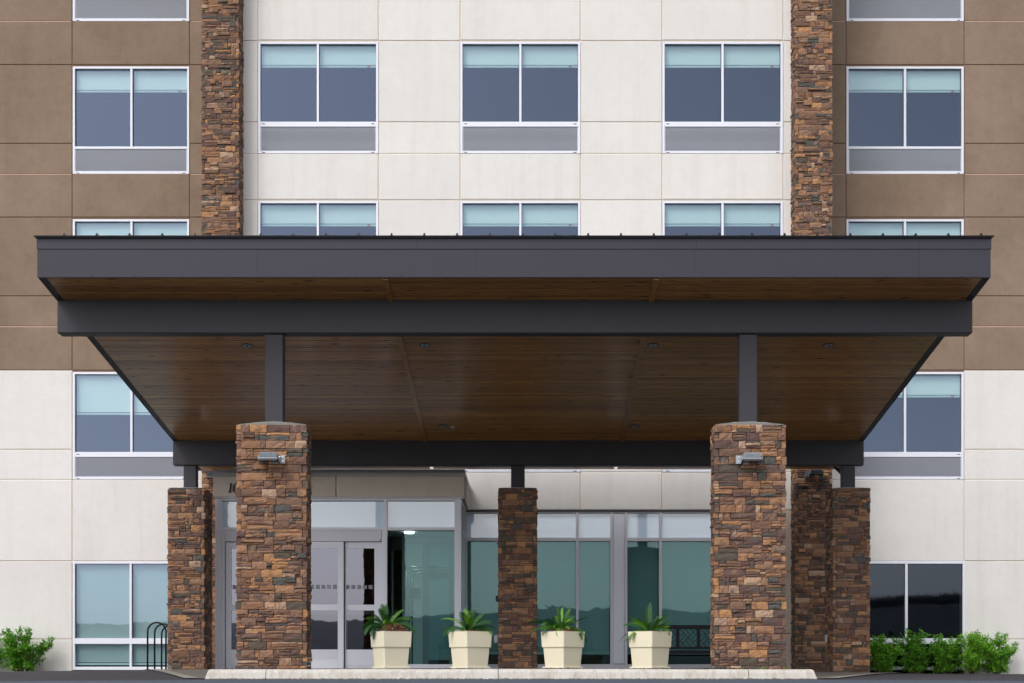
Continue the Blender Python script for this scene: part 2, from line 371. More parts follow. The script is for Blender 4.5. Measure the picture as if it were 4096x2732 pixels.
# ------------------------------------------------------------------ terrain
def interp(x, xs, ys): return float(np.interp(x, xs, ys))
def smooth_hx(x):
    xs = [-40, -10, -7.5, -2, 2, 5.3, 10, 40]; ys = [-.1, .016, .052, .085, .055, .008, -.014, -.1]
    return sum(interp(x + k * .5, xs, ys) for k in range(-3, 4)) / 7
def ghe(x, d):
    base = interp(d, [-400, -150, -40, -5, 1.5, 5.2, 9, 14, 16.6, 20, 23, 60], [-14, -8, -3, -1.7, -1.6, -.15, -.075, -.080, -.066, -.022, 0, 0])
    w = interp(d, [14, 16.6, 23], [0, 0, 1]); return base + w * smooth_hx(x)
def sheet(name, m, xs_of, ds, off, **kw):
    b = MB(); rows = []
    for d in ds:
        xs = xs_of(d); rows.append(len(xs)); b.v += [(x, d, ghe(x, d) + off) for x in xs]
    n = rows[0]
    for j in range(len(ds) - 1):
        for i in range(n - 1): k = j * n + i; b.f.append((k, k + 1, k + n + 1, k + n))
    return b.build(name, m, smooth=True)
xs_all = [-1500, -400, -120, -60, -40] + [-30 + .5 * k for k in range(121)] + [40, 60, 120, 400, 1500]
ds_all = [-2500, -400, -150, -80, -40, -20, -5, 0, 1.5, 3, 4, 5.2] + [6 + .4 * k for k in range(56)] + [32, 60, 200, 1500]
g = sheet('ground', M['grass'], lambda d: xs_all, ds_all, -.012, ); tag(g, kind='structure')
xr = [-30 + .5 * k for k in range(121)]
g = sheet('road', M['asphalt'], lambda d: xr, [6 + .4 * k for k in range(53)], 0); tag(g, kind='structure')
def pav_edge(d): return (interp(d, [16.7, 24.6], [-3.90, -6.55]), interp(d, [16.7, 25.], [3.45, 6.6]))
dsp = [16.7 + .4 * k for k in range(25)]
def px_(d):
    a, b_ = pav_edge(d); return [a + (b_ - a) * k / 26 for k in range(27)]
g = sheet('paving', M['paver'], px_, dsp, .010); tag(g, kind='structure')
for sgn, nm in ((0, 'paving_edge'), (1, 'paving_edge')):
    def be(d, sgn=sgn):
        e = pav_edge(d)[sgn]; return [e - .16, e] if sgn == 0 else [e, e + .16]
    g = sheet(nm, M['band'], be, dsp, .014); tag(g, kind='structure')
# hills mirrored in the panes
hb = MB(); nx = 900
for j, (yy, zf) in enumerate(((-150, 0), (-170, .35), (-195, .8), (-215, 1.), (-300, .9), (-600, 1.2), (-900, .4))):
    for i in range(nx):
        x = -420 + 840 * i / (nx - 1)
        crest = interp(x, [-300, -80, -30, 0, 40, 68, 120, 300], [13, 10.5, 11, 13.5, 13, 14.5, 18, 18])
        crest += -1.4 + .7 * noise.noise((x * .03, yy * .01, 3.)) + .3 * noise.noise((x * .25, yy * .03, 7.)) + 1.3 * abs(noise.noise((x * .9, yy * .05, 2.))) * (1 if zf >= .9 else .4)
        hb.v.append((x, yy, -9 + (crest + 9) * zf))
for j in range(6):
    for i in range(nx - 1): k = j * nx + i; hb.f.append((k, k + nx, k + nx + 1, k + 1))
tag(hb.build('hills', M['hill'], smooth=True), kind='structure')
tb = MB(); rt = random.Random(77)
for k in range(11000):
    x = rt.uniform(38, 200); y = rt.uniform(-212, -180)
    base = interp(x, [-300, -80, -30, 0, 40, 68, 120, 300], [13, 10.5, 11, 13.5, 13, 14.5, 18, 18]) - 2.2
    h = 2.0 + (rt.random() ** 1.5) * 1.0 * (.3 + 1.5 * abs(noise.noise((x * .05, 0, 9)))) * (.35 if x < 45 else 1.); h -= (1.2 if x > 45 else 0); w = rt.uniform(.04, .16); lean = rt.gauss(0, .35)
    tb.add([(x - w, y, base), (x + w, y, base), (x + lean + .02, y, base + h), (x + lean - .02, y, base + h), (x, y - w, base)], [(0, 1, 2, 3), (1, 4, 2), (4, 0, 3, 2)])
tag(tb.build('woodland', M['hill']), 'bare woodland along the ridge, seen only mirrored in the dark right window', 'woodland', kind='stuff')
# foreground strip of concrete at the bottom edge of the view
fb = MB(); ny = 8
def fz(x): return -.0345 - .0011 * min(abs(x), 4.) ** 2
xs_f = [-30, -20, -12, -8] + [-5 + .25 * k for k in range(41)] + [8, 12, 20, 30]
prof = [(4.6, -.16), (5.0, -.012), (8.96, 0), (9.06, -.001), (9.1, -.008), (9.1, -.06)]
for x in xs_f:
    for (yy, dz) in prof: fb.v.append((x, yy + .012 * noise.noise((x * 2, 0, 0)), fz(x) + dz + .0012 * noise.noise((x * 3, yy, 0))))
n_ = len(prof)
for i in range(len(xs_f) - 1):
    for j in range(n_ - 1): k = i * n_ + j; fb.f.append((k, k + n_, k + n_ + 1, k + 1))
tag(fb.build('pavement', M['slab']), kind='structure')

# kerb of the island
kr = empty('kerb', (0, 16.6, 0), kind='structure')
kp = [(16.50, -.12), (16.525, .015), (16.54, .042), (16.565, .052), (16.70, .055), (16.70, -.12)]
kz = lambda p, dz: [(a, b_ + (dz if b_ > 0 else 0)) for a, b_ in p]
ke = [-3.80, -3.07, -.37, 2.54, 3.36]
for i in range(4):
    a, b_ = ke[i], ke[i + 1]; b = MB(); n = max(2, int((b_ - a) / .15)); rows = []
    for k in range(n + 1):
        x = a + (b_ - a) * k / n + (.004 if k == 0 else -.004 if k == n else 0); dz = .004 * noise.noise((x * 1.3, 0, 5)) + .006 * math.cos((x + .3) / 3.6 * 1.5) - .004
        for j, (yy, zz) in enumerate(kp):
            sh = 0
            if i == 0 and k == 0: sh = [0, .045, .055, .065, .065, 0][j]
            if i == 3 and k == n: sh = -[0, .05, .06, .075, .075, 0][j]
            b.v.append((x + sh, yy + .003 * noise.noise((x * 4, zz * 20, 1)), zz + (dz if zz > 0 else 0)))
    m_ = len(kp)
    for k in range(n):
        for j in range(m_): q = k * m_ + j; r_ = k * m_ + (j + 1) % m_; b.f.append((q, r_, r_ + m_, q + m_))
    b.f.append(tuple(range(m_))); b.f.append(tuple(reversed(range(n * m_, (n + 1) * m_))))
    b.build('kerb_stone', M['kerb'], kr)
for xx in (-3.735, 3.22):
    for k in range(2): B('kerb_stone', M['kerb'], kr, xx, xx + .075, 16.712 + k * .95, 16.712 + k * .95 + .94, -.12, .05, c=.01)
tag(B('planting_bed', M['soil'], None, -3.65, 3.21, 16.71, 18.62, -.1, .050), kind='structure')
# mulch chips lying on the bed
cb = MB(); random.seed(5)
def chip(b, x, y, z, L_, w, h, az, el):
    mt = Matrix.Translation((x, y, z)) @ Matrix.Rotation(az, 4, 'Z') @ Matrix.Rotation(el, 4, 'Y')
    pts = [mt @ Vector(p) for p in ((-L_, -w, 0), (L_, -w * .6, 0), (L_ * .8, w, 0), (-L_, w * .7, 0), (-L_ * .6, 0, h), (L_ * .7, 0, h))]
    b.add(pts, [(0, 1, 5, 4), (1, 2, 5), (2, 3, 4, 5), (3, 0, 4), (0, 3, 2, 1)])
spots = [(-3.1, .55, 17.1, .012), (-.78, .45, 17.1, .012), (.32, .45, 17.1, .016), (1.47, .45, 17.1, .012), (2.35, .35, 17.15, .018), (-1.7, .3, 17.2, .004)]
for k in range(2600):
    s_ = random.choice(spots); x = random.gauss(s_[0], s_[1]); y = random.uniform(16.72, 17.6)
    if x < -3.6 or x > 3.15: continue
    chip(cb, x, y, .051 + s_[3] * random.random() * math.exp(-((x - s_[0]) / s_[1]) ** 2), random.uniform(.006, .02), random.uniform(.003, .007), random.uniform(.003, .008), random.uniform(0, 6.3), random.uniform(-.5, .5))
tag(cb.build('mulch', M['chip']), 'black shredded mulch scattered round the planters on the kerbed island', 'mulch', kind='stuff')
gb = MB()
for (px, n) in ((2965, 12), (3050, 14), (3148, 10)):
    for k in range(n):
        x = X(px, 16.8) + random.gauss(0, .025); y = 16.8 + random.uniform(-.05, .1); h = random.uniform(.02, .05); dx = random.gauss(0, .015)
        gb.add([(x - .002, y, .05), (x + .002, y, .05), (x + dx, y, .05 + h)], [(0, 1, 2)])
tag(gb.build('grass', M['leaf']), 'thin green grass blades sprouting at the foot of the right front stone pier', 'grass', kind='stuff')

# ------------------------------------------------------------------ stone masonry
def stone(x0, x1, z0, z1, t0, pr, rng):
    """front-facing stone: x0..x1, z0..z1, back at depth t0, face pushed out by pr; returns verts (u, w, z) with w outward"""
    nx_ = 3 if (x1 - x0) < .12 else 4; nz_ = 2 if (z1 - z0) < .05 else 3
    V = []; Fs = []
    for j in range(nz_ + 1):
        for i in range(nx_ + 1):
            u = x0 + (x1 - x0) * i / nx_; z = z0 + (z1 - z0) * j / nz_
            e = i in (0, nx_) or j in (0, nz_)
            w = pr + rng.uniform(-.0035, .006) - (.005 if e else 0)
            if 0 < i < nx_: u += rng.uniform(-.008, .008)
            V.append((u, w, z))
    n = nx_ + 1
    for j in range(nz_):
        for i in range(nx_): k = j * n + i; Fs.append((k, k + 1, k + n + 1, k + n))
    ring = [i for i in range(n)] + [j * n + nx_ for j in range(1, nz_ + 1)] + [nz_ * n + i for i in range(nx_ - 1, -1, -1)] + [j * n for j in range(nz_ - 1, 0, -1)]
    k0 = len(V)
    for r in ring: V.append((V[r][0], t0, V[r][2]))
    m_ = len(ring)
    for q in range(m_): Fs.append((ring[q], k0 + q, k0 + (q + 1) % m_, ring[(q + 1) % m_]))
    return V, Fs
def courses(u0, u1, z0, ztop, rng, ch=.098):
    """split a face into ledge stones: list of (a, b, za, zb, proud)"""
    out = []; z = z0; k = 0
    while z < ztop - .02:
        z2 = min(z + ch, ztop); u = u0; prev = 0
        while u < u1 - 1e-4:
            w = rng.choice((.06, .085, .11, .14, .17, .20, .24, .29)) * rng.uniform(.9, 1.1)
            if u1 - (u + w) < .055: w = u1 - u
            t = rng.random(); pr = rng.uniform(0, .022)
            h = z2 - z
            if t < .44 or h < .07: out.append((u, u + w, z, z2, pr))
            elif t < .80:
                s_ = z + h * rng.choice((.36, .5, .62)); out.append((u, u + w, z, s_, pr)); 
                if w > .17 and rng.random() < .4:
                    c_ = u + w * rng.uniform(.35, .65); out.append((u, c_, s_, z2, rng.uniform(.0, .028))); out.append((c_, u + w, s_, z2, rng.uniform(.0, .028)))
                else: out.append((u, u + w, s_, z2, rng.uniform(.0, .03)))
            else:
                s1 = z + h * .33; s2 = z + h * .68
                out += [(u, u + w, z, s1, rng.uniform(0, .02)), (u, u + w, s1, s2, rng.uniform(.005, .03)), (u, u + w, s2, z2, rng.uniform(0, .02))]
            u += w
        z = z2
    return out
def pier(label, name, cat, group, xa, xb, ya, yb, zb_, zt, seed, side, faces='FLR', vis=None, cap=True, limit=296):
    """stone clad pier: F front, L/R sides, B back. side = the flank the camera sees"""
    rng = random.Random(seed); T = .055; g_ = .0024
    root = empty(name, ((xa + xb) / 2, (ya + yb) / 2, zb_), label, cat, group)
    B('core', M['core'], root, xa + T, xb - T, ya + T, yb - (T if 'B' in faces else 0), zb_, zt - .004)
    items = []
    nc = int(math.ceil((zt - zb_) / .098))
    for k in range(nc):
        z0 = zb_ + k * .098; z1 = min(z0 + .098, zt)
        if z1 - z0 < .02: continue
        par = (k + seed) % 2
        # which face owns the corners in this course
        fa = xa + (0 if par == 0 else T); fb_ = xb - (0 if par == 1 else T)
        for (a, b_, za, zb2, pr) in courses(fa, fb_, z0, z1, rng):
            items.append(('F', a, b_, za, zb2, pr))
        if 'L' in faces:
            for (a, b_, za, zb2, pr) in courses(ya + (T if par == 0 else 0), yb - (T if 'B' in faces else 0), z0, z1, rng): items.append(('L', a, b_, za, zb2, pr * .8))
        if 'R' in faces:
            for (a, b_, za, zb2, pr) in courses(ya + (T if par == 1 else 0), yb - (T if 'B' in faces else 0), z0, z1, rng): items.append(('R', a, b_, za, zb2, pr * .8))
        if 'B' in faces:
            for (a, b_, za, zb2, pr) in courses(xa, xb, z0, z1, rng): items.append(('B', a, b_, za, zb2, pr))
    def prio(it):
        f = it[0]; zc = (it[3] + it[4]) / 2
        return ((0 if vis is None or any(a < zc < b_ for a, b_ in vis) else 10) + (0 if f == 'F' else 1 if f == side else 5)) - (it[2] - it[1]) * (it[4] - it[3]) * 5
    items.sort(key=prio)
    rest = MB()
    for n, (f, a, b_, za, zb2, pr) in enumerate(items):
        q = rng.uniform(.6, 1.6) * g_
        V, Fs = stone(a + q, b_ - q, za + g_, zb2 - g_, -T + .004, pr, rng)
        if f == 'F': W = [(u, ya - w, z) for u, w, z in V]
        elif f == 'L': W = [(xa - w, u, z) for u, w, z in V]; Fs = [tuple(reversed(t)) for t in Fs]
        elif f == 'R': W = [(xb + w, u, z) for u, w, z in V]
        else: W = [(u, yb + w, z) for u, w, z in V]; Fs = [tuple(reversed(t)) for t in Fs]
        if n < limit:
            b = MB(); b.add(W, Fs); b.build('stone', M['stone'], root)
        else: rest.add(W, Fs)
    if rest.v: tag(rest.build('stone_facing', M['stone'], root), kind='stuff')
    if cap:
        b = MB(); n = 14; m_ = 6; rr = random.Random(seed); hh = []
        for j in range(m_ + 1):
            for i in range(n + 1):
                u = i / n; v_ = j / m_; e = min(1, 6 * min(v_, 1 - v_) + .55) * (1 - abs(2 * u - 1) ** 2.2)
                b.v.append((xa + .012 + (xb - xa - .024) * u, ya + .006 + (yb - ya - .012) * v_, zt + .002 + (.045 if ya < 20 else .010) * e + rr.uniform(0, .005)))
        for j in range(m_):
            for i in range(n): k = j * (n + 1) + i; b.f.append((k, k + 1, k + n + 2, k + n + 1))
        ring_ = list(range(n + 1)) + [j * (n + 1) + n for j in range(1, m_ + 1)] + [m_ * (n + 1) + i for i in range(n - 1, -1, -1)] + [j * (n + 1) for j in range(m_ - 1, 0, -1)]
        k0 = len(b.v)
        for r in ring_: b.v.append((b.v[r][0], b.v[r][1], zt - .003))
        for q in range(len(ring_)): q2 = (q + 1) % len(ring_); b.f.append((ring_[q2], ring_[q], k0 + q, k0 + q2))
        b.build('mortar_cap', M['mortar'], root)
    return root
GP = 'stone piers carrying the entrance canopy'
pier('wide lighter brown stone pier at the left end of the kerbed island', 'stone_pier', 'pier', GP, -3.575, -2.722, 17.33, 17.69, -.0, 3.035, 3, 'R', 'FLRB')
pier('wide stone pier on the right end of the kerbed island, beside the black bench', 'stone_pier', 'pier', GP, 2.248, 3.115, 17.33, 17.69, 0., 3.035, 8, 'L', 'FLRB')
pier('narrow dark stone pier beside the black bike rack, left of the entrance doors', 'stone_pier', 'pier', GP, -5.91, -5.315, 23.2, 23.8, -.02, 3.03, 14, 'R', 'FLRB')
pier('narrow dark stone pier in the middle under the canopy, between the second and third planter', 'stone_pier', 'pier', GP, -.51, .105, 23.2, 23.8, -.0, 3.03, 21, 'R', 'FLRB')
pier('narrow dark stone pier standing by the row of green shrubs on the right', 'stone_pier', 'pier', GP, 4.945, 5.545, 23.2, 23.8, -.06, 3.03, 33, 'L', 'FLRB')
GC = 'tall stone columns running up the facade'
DC = 26.0; DS = 27.05; DK = 25.63; DV = 24.0
vz = [(Z(958, DK), Z(-5, DK))]
pier('tall stone column up the facade between the left brown wall and the white wall', 'stone_column', 'column', GC, X(807, DK), X(955, DK), DK, DS - .002, -.1, 16.15, 5, 'R', 'FLR', vis=vz, cap=False)
pier('tall stone column up the facade between the white wall and the right brown wall', 'stone_column', 'column', GC, X(3181, DK), X(3329, DK), DK, DS - .002, -.1, 16.15, 6, 'L', 'FLR', vis=vz, cap=False)

# ------------------------------------------------------------------ hotel building
hotel = empty('hotel_building', (0, DC, 0), 'white and brown stucco hotel facade with rows of paired windows over louvred grilles', 'building')
JW = .0075
def panel(xl, xr_, yt, yb_, D, m, c=.007):
    B('panel', m, hotel, xl + JW, xr_ - JW, D, D + .04, Z(yb_, D) + JW, Z(yt, D) - JW, c=c)
# backing walls behind the joints (with openings left at the windows by building strips)
def strips(x0, x1, D, rows, m):
    for (yt, yb_) in rows: B('wall', m, hotel, x0, x1, D + .013, D + .30, Z(yb_, D), Z(yt, D))
# centre
cx = [973, 1031, 1514, 1841, 2322, 2648.5, 3133, 3167]
PER = 637; rowsC = [163 + PER * k for k in range(-1, 3)]      # window heads
XC = [X(v, DC) for v in cx]
for i in range(7):
    win = i in (1, 3, 5); xl, xr_ = XC[i], XC[i + 1]
    if i == 0: xl = X(960, DC)
    if i == 6: xr_ = X(3195, DC)
    for h in rowsC:
        if win:
            panel(xl, xr_, h + 452, min(h + PER - 2, 2040), DC, M['white'])
            strips(xl - .0, xr_, DC, [(h + 452, min(h + PER + 2, 2040))], M['joint_white'])
        else:
            for a, b_ in ((0, 325), (325, 452), (452, PER)): 
                if h + a < 2040 and not (h + b_ > 2040 + 1 and h + a > 2000):
                    panel(xl, xr_, h + a, min(h + b_, 2040), DC, M['white'])
            strips(xl, xr_, DC, [(h, min(h + PER, 2040))], M['joint_white'])
for i in range(7):
    xl, xr_ = (X(960, DC) if i == 0 else XC[i]), (X(3195, DC) if i == 6 else XC[i + 1])
    panel(xl, xr_, -838, -474, DC, M['white']); strips(xl, xr_, DC, [(-838, -474)], M['joint_white'])
# (rows below the third head end at the storefront header)
# side walls
sx = {'L': [-2600, 289, 758.5, 850], 'R': [3290, 3384, 3857, 7200]}
rj = [-700, -527, -352, -37, 84, 259, 574, 696, 869, 1184, 1306, 1481, 1798, 1919, 2244, 2557, 2705]
for sd in 'LR':
    xs_ = [X(v, DS) for v in sx[sd]]
    for i in range(3):
        wc = (i == 1)
        for k in range(len(rj) - 1):
            yt, yb_ = rj[k], rj[k + 1]; m = M['brown'] if yb_ <= 1481 else M['white']; jm = M['joint_brown'] if yb_ <= 1481 else M['joint_white']
            if wc and (yt, yb_) not in ((-700, -527), (-527, -352), (84, 259), (696, 869), (1306, 1481), (1919, 2244)): continue
            if wc: yb2 = yb_ + (7 if yb_ != 2244 else 0)
            xl, xr_ = xs_[i], xs_[i + 1]
            panel(xl, xr_, yt, yb_, DS, m)
            B('wall', jm, hotel, xl, xr_, DS + .013, DS + .3, Z(yb_ + (8 if wc else 0), DS), Z(yt, DS))
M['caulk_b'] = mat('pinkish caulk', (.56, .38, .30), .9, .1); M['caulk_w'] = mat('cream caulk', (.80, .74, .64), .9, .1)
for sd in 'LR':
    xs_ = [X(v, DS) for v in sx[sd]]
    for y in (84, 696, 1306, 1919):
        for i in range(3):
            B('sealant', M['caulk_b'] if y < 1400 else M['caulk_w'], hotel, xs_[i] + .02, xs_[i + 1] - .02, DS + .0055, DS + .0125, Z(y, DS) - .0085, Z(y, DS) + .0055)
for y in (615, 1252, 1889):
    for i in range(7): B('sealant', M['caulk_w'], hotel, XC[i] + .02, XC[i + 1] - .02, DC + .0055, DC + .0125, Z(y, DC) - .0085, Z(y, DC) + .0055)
# solid mass of the building behind, with roof, out of the frame above
B('wall', M['dark'], hotel, -22, 22, 31.5, 45, -.3, 16.14)
B('roof', M['cap'], hotel, -22.2, 22.2, 25.6, 45.2, 16.16, 16.4)

def window(xl, xr_, yt, yg0, yg1, yl0, yl1, yb_, D, xm, blind_y, slats=True, g=None, blind_mat=None, sf=1., lower=False, mid2=None):
    """aluminium window; yt top, glass yg0..yg1, louvre yl0..yl1, bottom yb_"""
    a, b_ = X(xl, D), X(xr_, D); fw = .042 * sf; y0 = D - .006; y1 = D + .085; gl = D + .045
    zt, zb_ = Z(yt, D), Z(yb_, D); z1, z0 = Z(yg0, D), Z(yg1, D); w1, w0 = Z(yl0, D), Z(yl1, D)
    fr = MB()
    fr.cbox(a, a + fw, y0, y1, zb_, zt, .003); fr.cbox(b_ - fw, b_, y0, y1, zb_, zt, .003)
    fr.cbox(a + fw, b_ - fw, y0 + .001, y1, z1, zt, .003); fr.cbox(a + fw, b_ - fw, y0 + .001, y1, w1, z0, .003); fr.cbox(a + fw, b_ - fw, y0 + .001, y1, zb_, w0, .003)
    x0, x1 = X(xm[0], D), X(xm[1], D); fr.cbox(x0, x1, y0 + .004, y1 - .004, z0, z1, .003)
    if lower: fr.cbox(x0, x1, y0 + .004, y1 - .004, w0, w1, .003)
    wn = fr.build('window', M['alu'], hotel)
    # gaskets round each pane
    for (p, q) in ((a + fw, x0), (x1, b_ - fw)):
        gk = MB(); t = .006
        gk.box(p, p + t, gl - .012, gl + .004, z0, z1); gk.box(q - t, q, gl - .012, gl + .004, z0, z1); gk.box(p, q, gl - .013, gl + .004, z1 - t, z1)
        gk.build('gasket', M['gasket'], wn)
        B('pane', g or M['glass'], wn, p + .002, q - .002, gl, gl + .003, z0 + .001, z1 - .001)
        if lower: B('pane', g or M['glass'], wn, p + .002, q - .002, gl, gl + .003, w0 + .001, w1 - .001)
        if blind_y:
            zb2 = Z(blind_y, D); hb_ = .05
            B('blind', blind_mat or M['blind'], wn, p + .004, q - .004, gl + .05, gl + .052, zb2 + hb_, zt - .02)
            B('blind_hem', M['hem'], wn, p + .006, q - .006, gl + .046, gl + .056, zb2, zb2 + hb_ * .75)
    if blind_y and not lower: B('tag', M['tag'], wn, X(xr_ - 46, D), X(xr_ - 34, D), gl + .040, gl + .045, Z(blind_y - 1, D), Z(blind_y - 7, D))
    # room behind
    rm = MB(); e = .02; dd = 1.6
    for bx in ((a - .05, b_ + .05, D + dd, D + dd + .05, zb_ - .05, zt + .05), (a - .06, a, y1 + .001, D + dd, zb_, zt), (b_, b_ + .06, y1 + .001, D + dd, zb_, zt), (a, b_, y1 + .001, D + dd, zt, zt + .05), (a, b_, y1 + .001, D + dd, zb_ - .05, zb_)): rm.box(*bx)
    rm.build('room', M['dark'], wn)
    if not lower:
        if slats:
            pitch = (w1 - w0 - .02) / 22
            fb2 = MB(); fb2.box(a + fw, a + fw + .014, y0 + .012, y0 + .03, w0, w1); fb2.box(b_ - fw - .014, b_ - fw, y0 + .012, y0 + .03, w0, w1); fb2.box(a + fw + .014, b_ - fw - .014, y0 + .012, y0 + .03, w0, w0 + .016)
            fb2.build('grille_frame', M['slat'], wn)
            me = None
            for k in range(22):
                zc = w0 + .02 + pitch * (k + .5)
                if me is None:
                    s_ = MB(); h = pitch * .215; s_.add([(a + fw + .014, y0 + .014, -h), (b_ - fw - .014, y0 + .014, -h), (b_ - fw - .014, y0 + .03, h * .5), (a + fw + .014, y0 + .03, h * .5), (a + fw + .014, y0 + .014, h), (b_ - fw - .014, y0 + .014, h)], [(0, 1, 5, 4), (4, 5, 2, 3), (0, 3, 2, 1)])
                    o = s_.build('slat', M['slat'], wn)
                    me = o.data; o.location.z = zc
                    for v_ in me.vertices: v_.co.z += 0
                else:
                    o = bpy.data.objects.new('slat', me); COL.objects.link(o); o.parent = wn; o.location.z = zc
        else:
            s_ = MB(); pitch = (w1 - w0) / 22
            for k in range(22): zc = w0 + pitch * (k + .5); s_.box(a + fw, b_ - fw, y0 + .014, y0 + .03, zc - pitch * .3, zc + pitch * .3)
            tag(s_.build('louvre', M['slat'], wn), kind='stuff')
        B('grille_back', M['gasket'], wn, a + fw, b_ - fw, y0 + .05, y0 + .055, w0, w1)
        ws = MB()
        for f in (.035, .1, .2, .3, .65, .75, .86, .965): xx = a + (b_ - a) * f; ws.box(xx - .006, xx + .006, y0 + .008, y0 + .012, w0 + .001, w0 + .007)
        for xx in (a + .10, b_ - .10):
            ws.box(xx - .028, xx + .028, y0 - .002, y0 + .002, zb_ + .010, zb_ + .022)
            if z0 - w1 > .05: ws.box(xx - .028, xx + .028, y0 - .002, y0 + .002, w1 + .045, w1 + .057)
        tag(ws.build('weep_slot', M['gasket'], wn), kind='stuff')
    return wn
for k, h in enumerate(rowsC[1:] + rowsC[:1]):
    for (xl, xr_, xm) in ((1032.5, 1513.5, (1267, 1276)), (1841, 2321.5, (2077, 2086)), (2649.5, 3132, (2886, 2895))):
        window(xl, xr_, h + 4, h + 13, h + 324, h + 344, h + 442, h + 451, DC, xm, h + 99, slats=(k == 0))
for r in range(-1, 3):
    y0 = 266 + 611 * r
    for sd, (xl, xr_, xm) in (('L', (291, 757, (521, 530))), ('R', (3385.5, 3855, (3616, 3625)))):
        bl = y0 + 96
        if r == 1: bl = y0 + 290
        if r == 2 and sd == 'L': bl = y0 + 168
        if r == 2 and sd == 'R': bl = y0 + 98
        window(xl, xr_, y0, y0 + 9, y0 + 320, y0 + (330 if r < 2 else 340), y0 + 420, y0 + 430, DS, xm, bl, slats=(r != 1))
M['shade'] = mat('drawn white shade', (.42, .46, .46), .9, .1)
window(291, 757, 2245, 2255, 2553, 2576, 2667, 2680, DS, (518, 527), 2660, g=M['glass'], blind_mat=M['shade'], lower=True)
window(3385.5, 3860, 2243, 2255, 2553, 2576, 2667, 2680, DS, (3621, 3631), None, g=M['glass_dark'], lower=True)

# storefront under the canopy
def Zc(y, D=DC): return Z(y, D)
sfr = MB(); zt, z1, z0, zb_ = Zc(2041), Zc(2150), Zc(2164), Zc(2690)
sill = Zc(2657)
vert = [(1862, 1868), (2077, 2087), (2304, 2315), (2441.5, 2453), (2498, 2510), (2637, 2648), (2990, 3001), (3121, 3133)]
for a, b_ in vert: sfr.cbox(X(a, DC), X(b_, DC), DC + .015, DC + .13, zb_, zt, .003)
for i in range(len(vert) - 1):
    a, b_ = X(vert[i][1], DC), X(vert[i + 1][0], DC)
    sfr.box(a, b_, DC + .022, DC + .12, Zc(2053), zt); sfr.box(a, b_, DC + .022, DC + .12, zb_, sill)
    if i != 3: sfr.box(a, b_, DC + .022, DC + .12, z0, z1)
sto = sfr.build('window', M['alu2'], hotel)
sto['label'] = 'tall teal storefront glazing with frosted transom panes under the canopy'
B('header_flashing', M['steel'], hotel, X(1862, DC), X(3133, DC), DC + .004, DC + .02, Zc(2047), Zc(2040.5))
for i in range(len(vert) - 1):
    a, b_ = X(vert[i][1], DC), X(vert[i + 1][0], DC)
    if i == 3:
        B('infill_panel', M['alu'], sto, a + .003, b_ - .003, DC + .03, DC + .06, sill + .01, Zc(2053) - .005, c=.004); continue
    B('transom_pane', M['frost'], sto, a, b_, DC + .07, DC + .076, z1, Zc(2053))
    B('pane', M['glass_low'], sto, a, b_, DC + .07, DC + .074, sill, z0)
    B('gasket', M['gasket'], sto, a, b_, DC + .055, DC + .069, z0 - .008, z0)
    B('shade', M['shade'], sto, a + .01, b_ - .01, DC + .20, DC + .203, Zc(2612, DC + .2), z0 + .02)
    B('shade_bar', M['hem'], sto, a + .01, b_ - .01, DC + .195, DC + .207, Zc(2618, DC + .2), Zc(2608, DC + .2))
# lobby behind
lb = MB()
for bx in ((-5.2, 4.7, 30.4, 30.5, -.1, 3.3), (-5.3, -5.2, DC + .31, 30.4, -.1, 3.3), (4.7, 4.8, DC + .31, 30.4, -.1, 3.3), (-5.2, 4.7, DC + .31, 30.4, 3.2, 3.3)): lb.box(*bx)
lb.build('lobby_wall', mat('lobby wall', (.075, .045, .03), .8), hotel)
B('lobby_floor', mat('lobby floor', (.12, .10, .085), .35), hotel, -5.2, 4.7, DC + .31, 30.4, -.12, .04)
for (xx, yy) in ((-3.45, 28.2), (-3.7, 29.4), (-2.6, 29.0), (-1.9, 28.4), (1.2, 28.5)):
    b = MB(); b.tube([(xx, yy, 3.17), (xx, yy, 3.199)], .07, 14); b.build('lobby_lamp', M['warm'], hotel)
# taupe wall strip right of storefront, white strip above it
for yt, yb_, m in ((2040, 2285, 'taupe'), (2285, 2535, 'taupe'), (2535, 2700, 'taupe')):
    panel(X(3134, DC), X(3195, DC), yt, yb_, DC, M[m])
B('wall', M['joint_brown'], hotel, X(3134, DC), X(3195, DC), DC + .02, DC + .3, Zc(2700), Zc(2040))
B('wall', M['taupe'], hotel, X(955, DC), X(985, DC), DC + .02, DC + .3, Zc(2700), Zc(2040))

# ------------------------------------------------------------------ entrance vestibule
ve = empty('entrance_vestibule', (-3.2, DV, 0), 'projecting glazed entrance vestibule with sliding doors and a taupe header numbered 10', 'vestibule')
xa, xb = X(853, DV), X(1857, DV)
jx = X(700 + 1122 * .574, DV)
B('header_panel', M['taupe'], ve, xa, jx - .006, DV, DV + .25, Z(1988, DV), Z(1904.5, DV), c=.006)
B('header_panel', M['taupe'], ve, jx + .006, xb, DV, DV + .25, Z(1988, DV), Z(1904.5, DV), c=.006)
B('header_back', M['joint_brown'], ve, xa + .01, xb - .26, DV + .02, DC - .002, Z(1987, DV), Z(1906, DV))
B('header_panel', M['taupe'], ve, xb - .25, xb, DV + .262, DC - .002, Z(1988, DV), Z(1904.5, DV), c=.006)
B('header_panel', M['taupe'], ve, xa, xa + .25, DV + .262, DC - .002, Z(1988, DV), Z(1904.5, DV), c=.006)
B('cap_flashing', M['cap'], ve, xa - .004, xb + .01, DV - .014, DV + .26, Z(1904, DV), Z(1877.5, DV), c=.004)
B('cap_flashing', M['cap'], ve, xb - .25, xb + .01, DV + .264, DC - .004, Z(1904, DV), Z(1877.5, DV), c=.004)
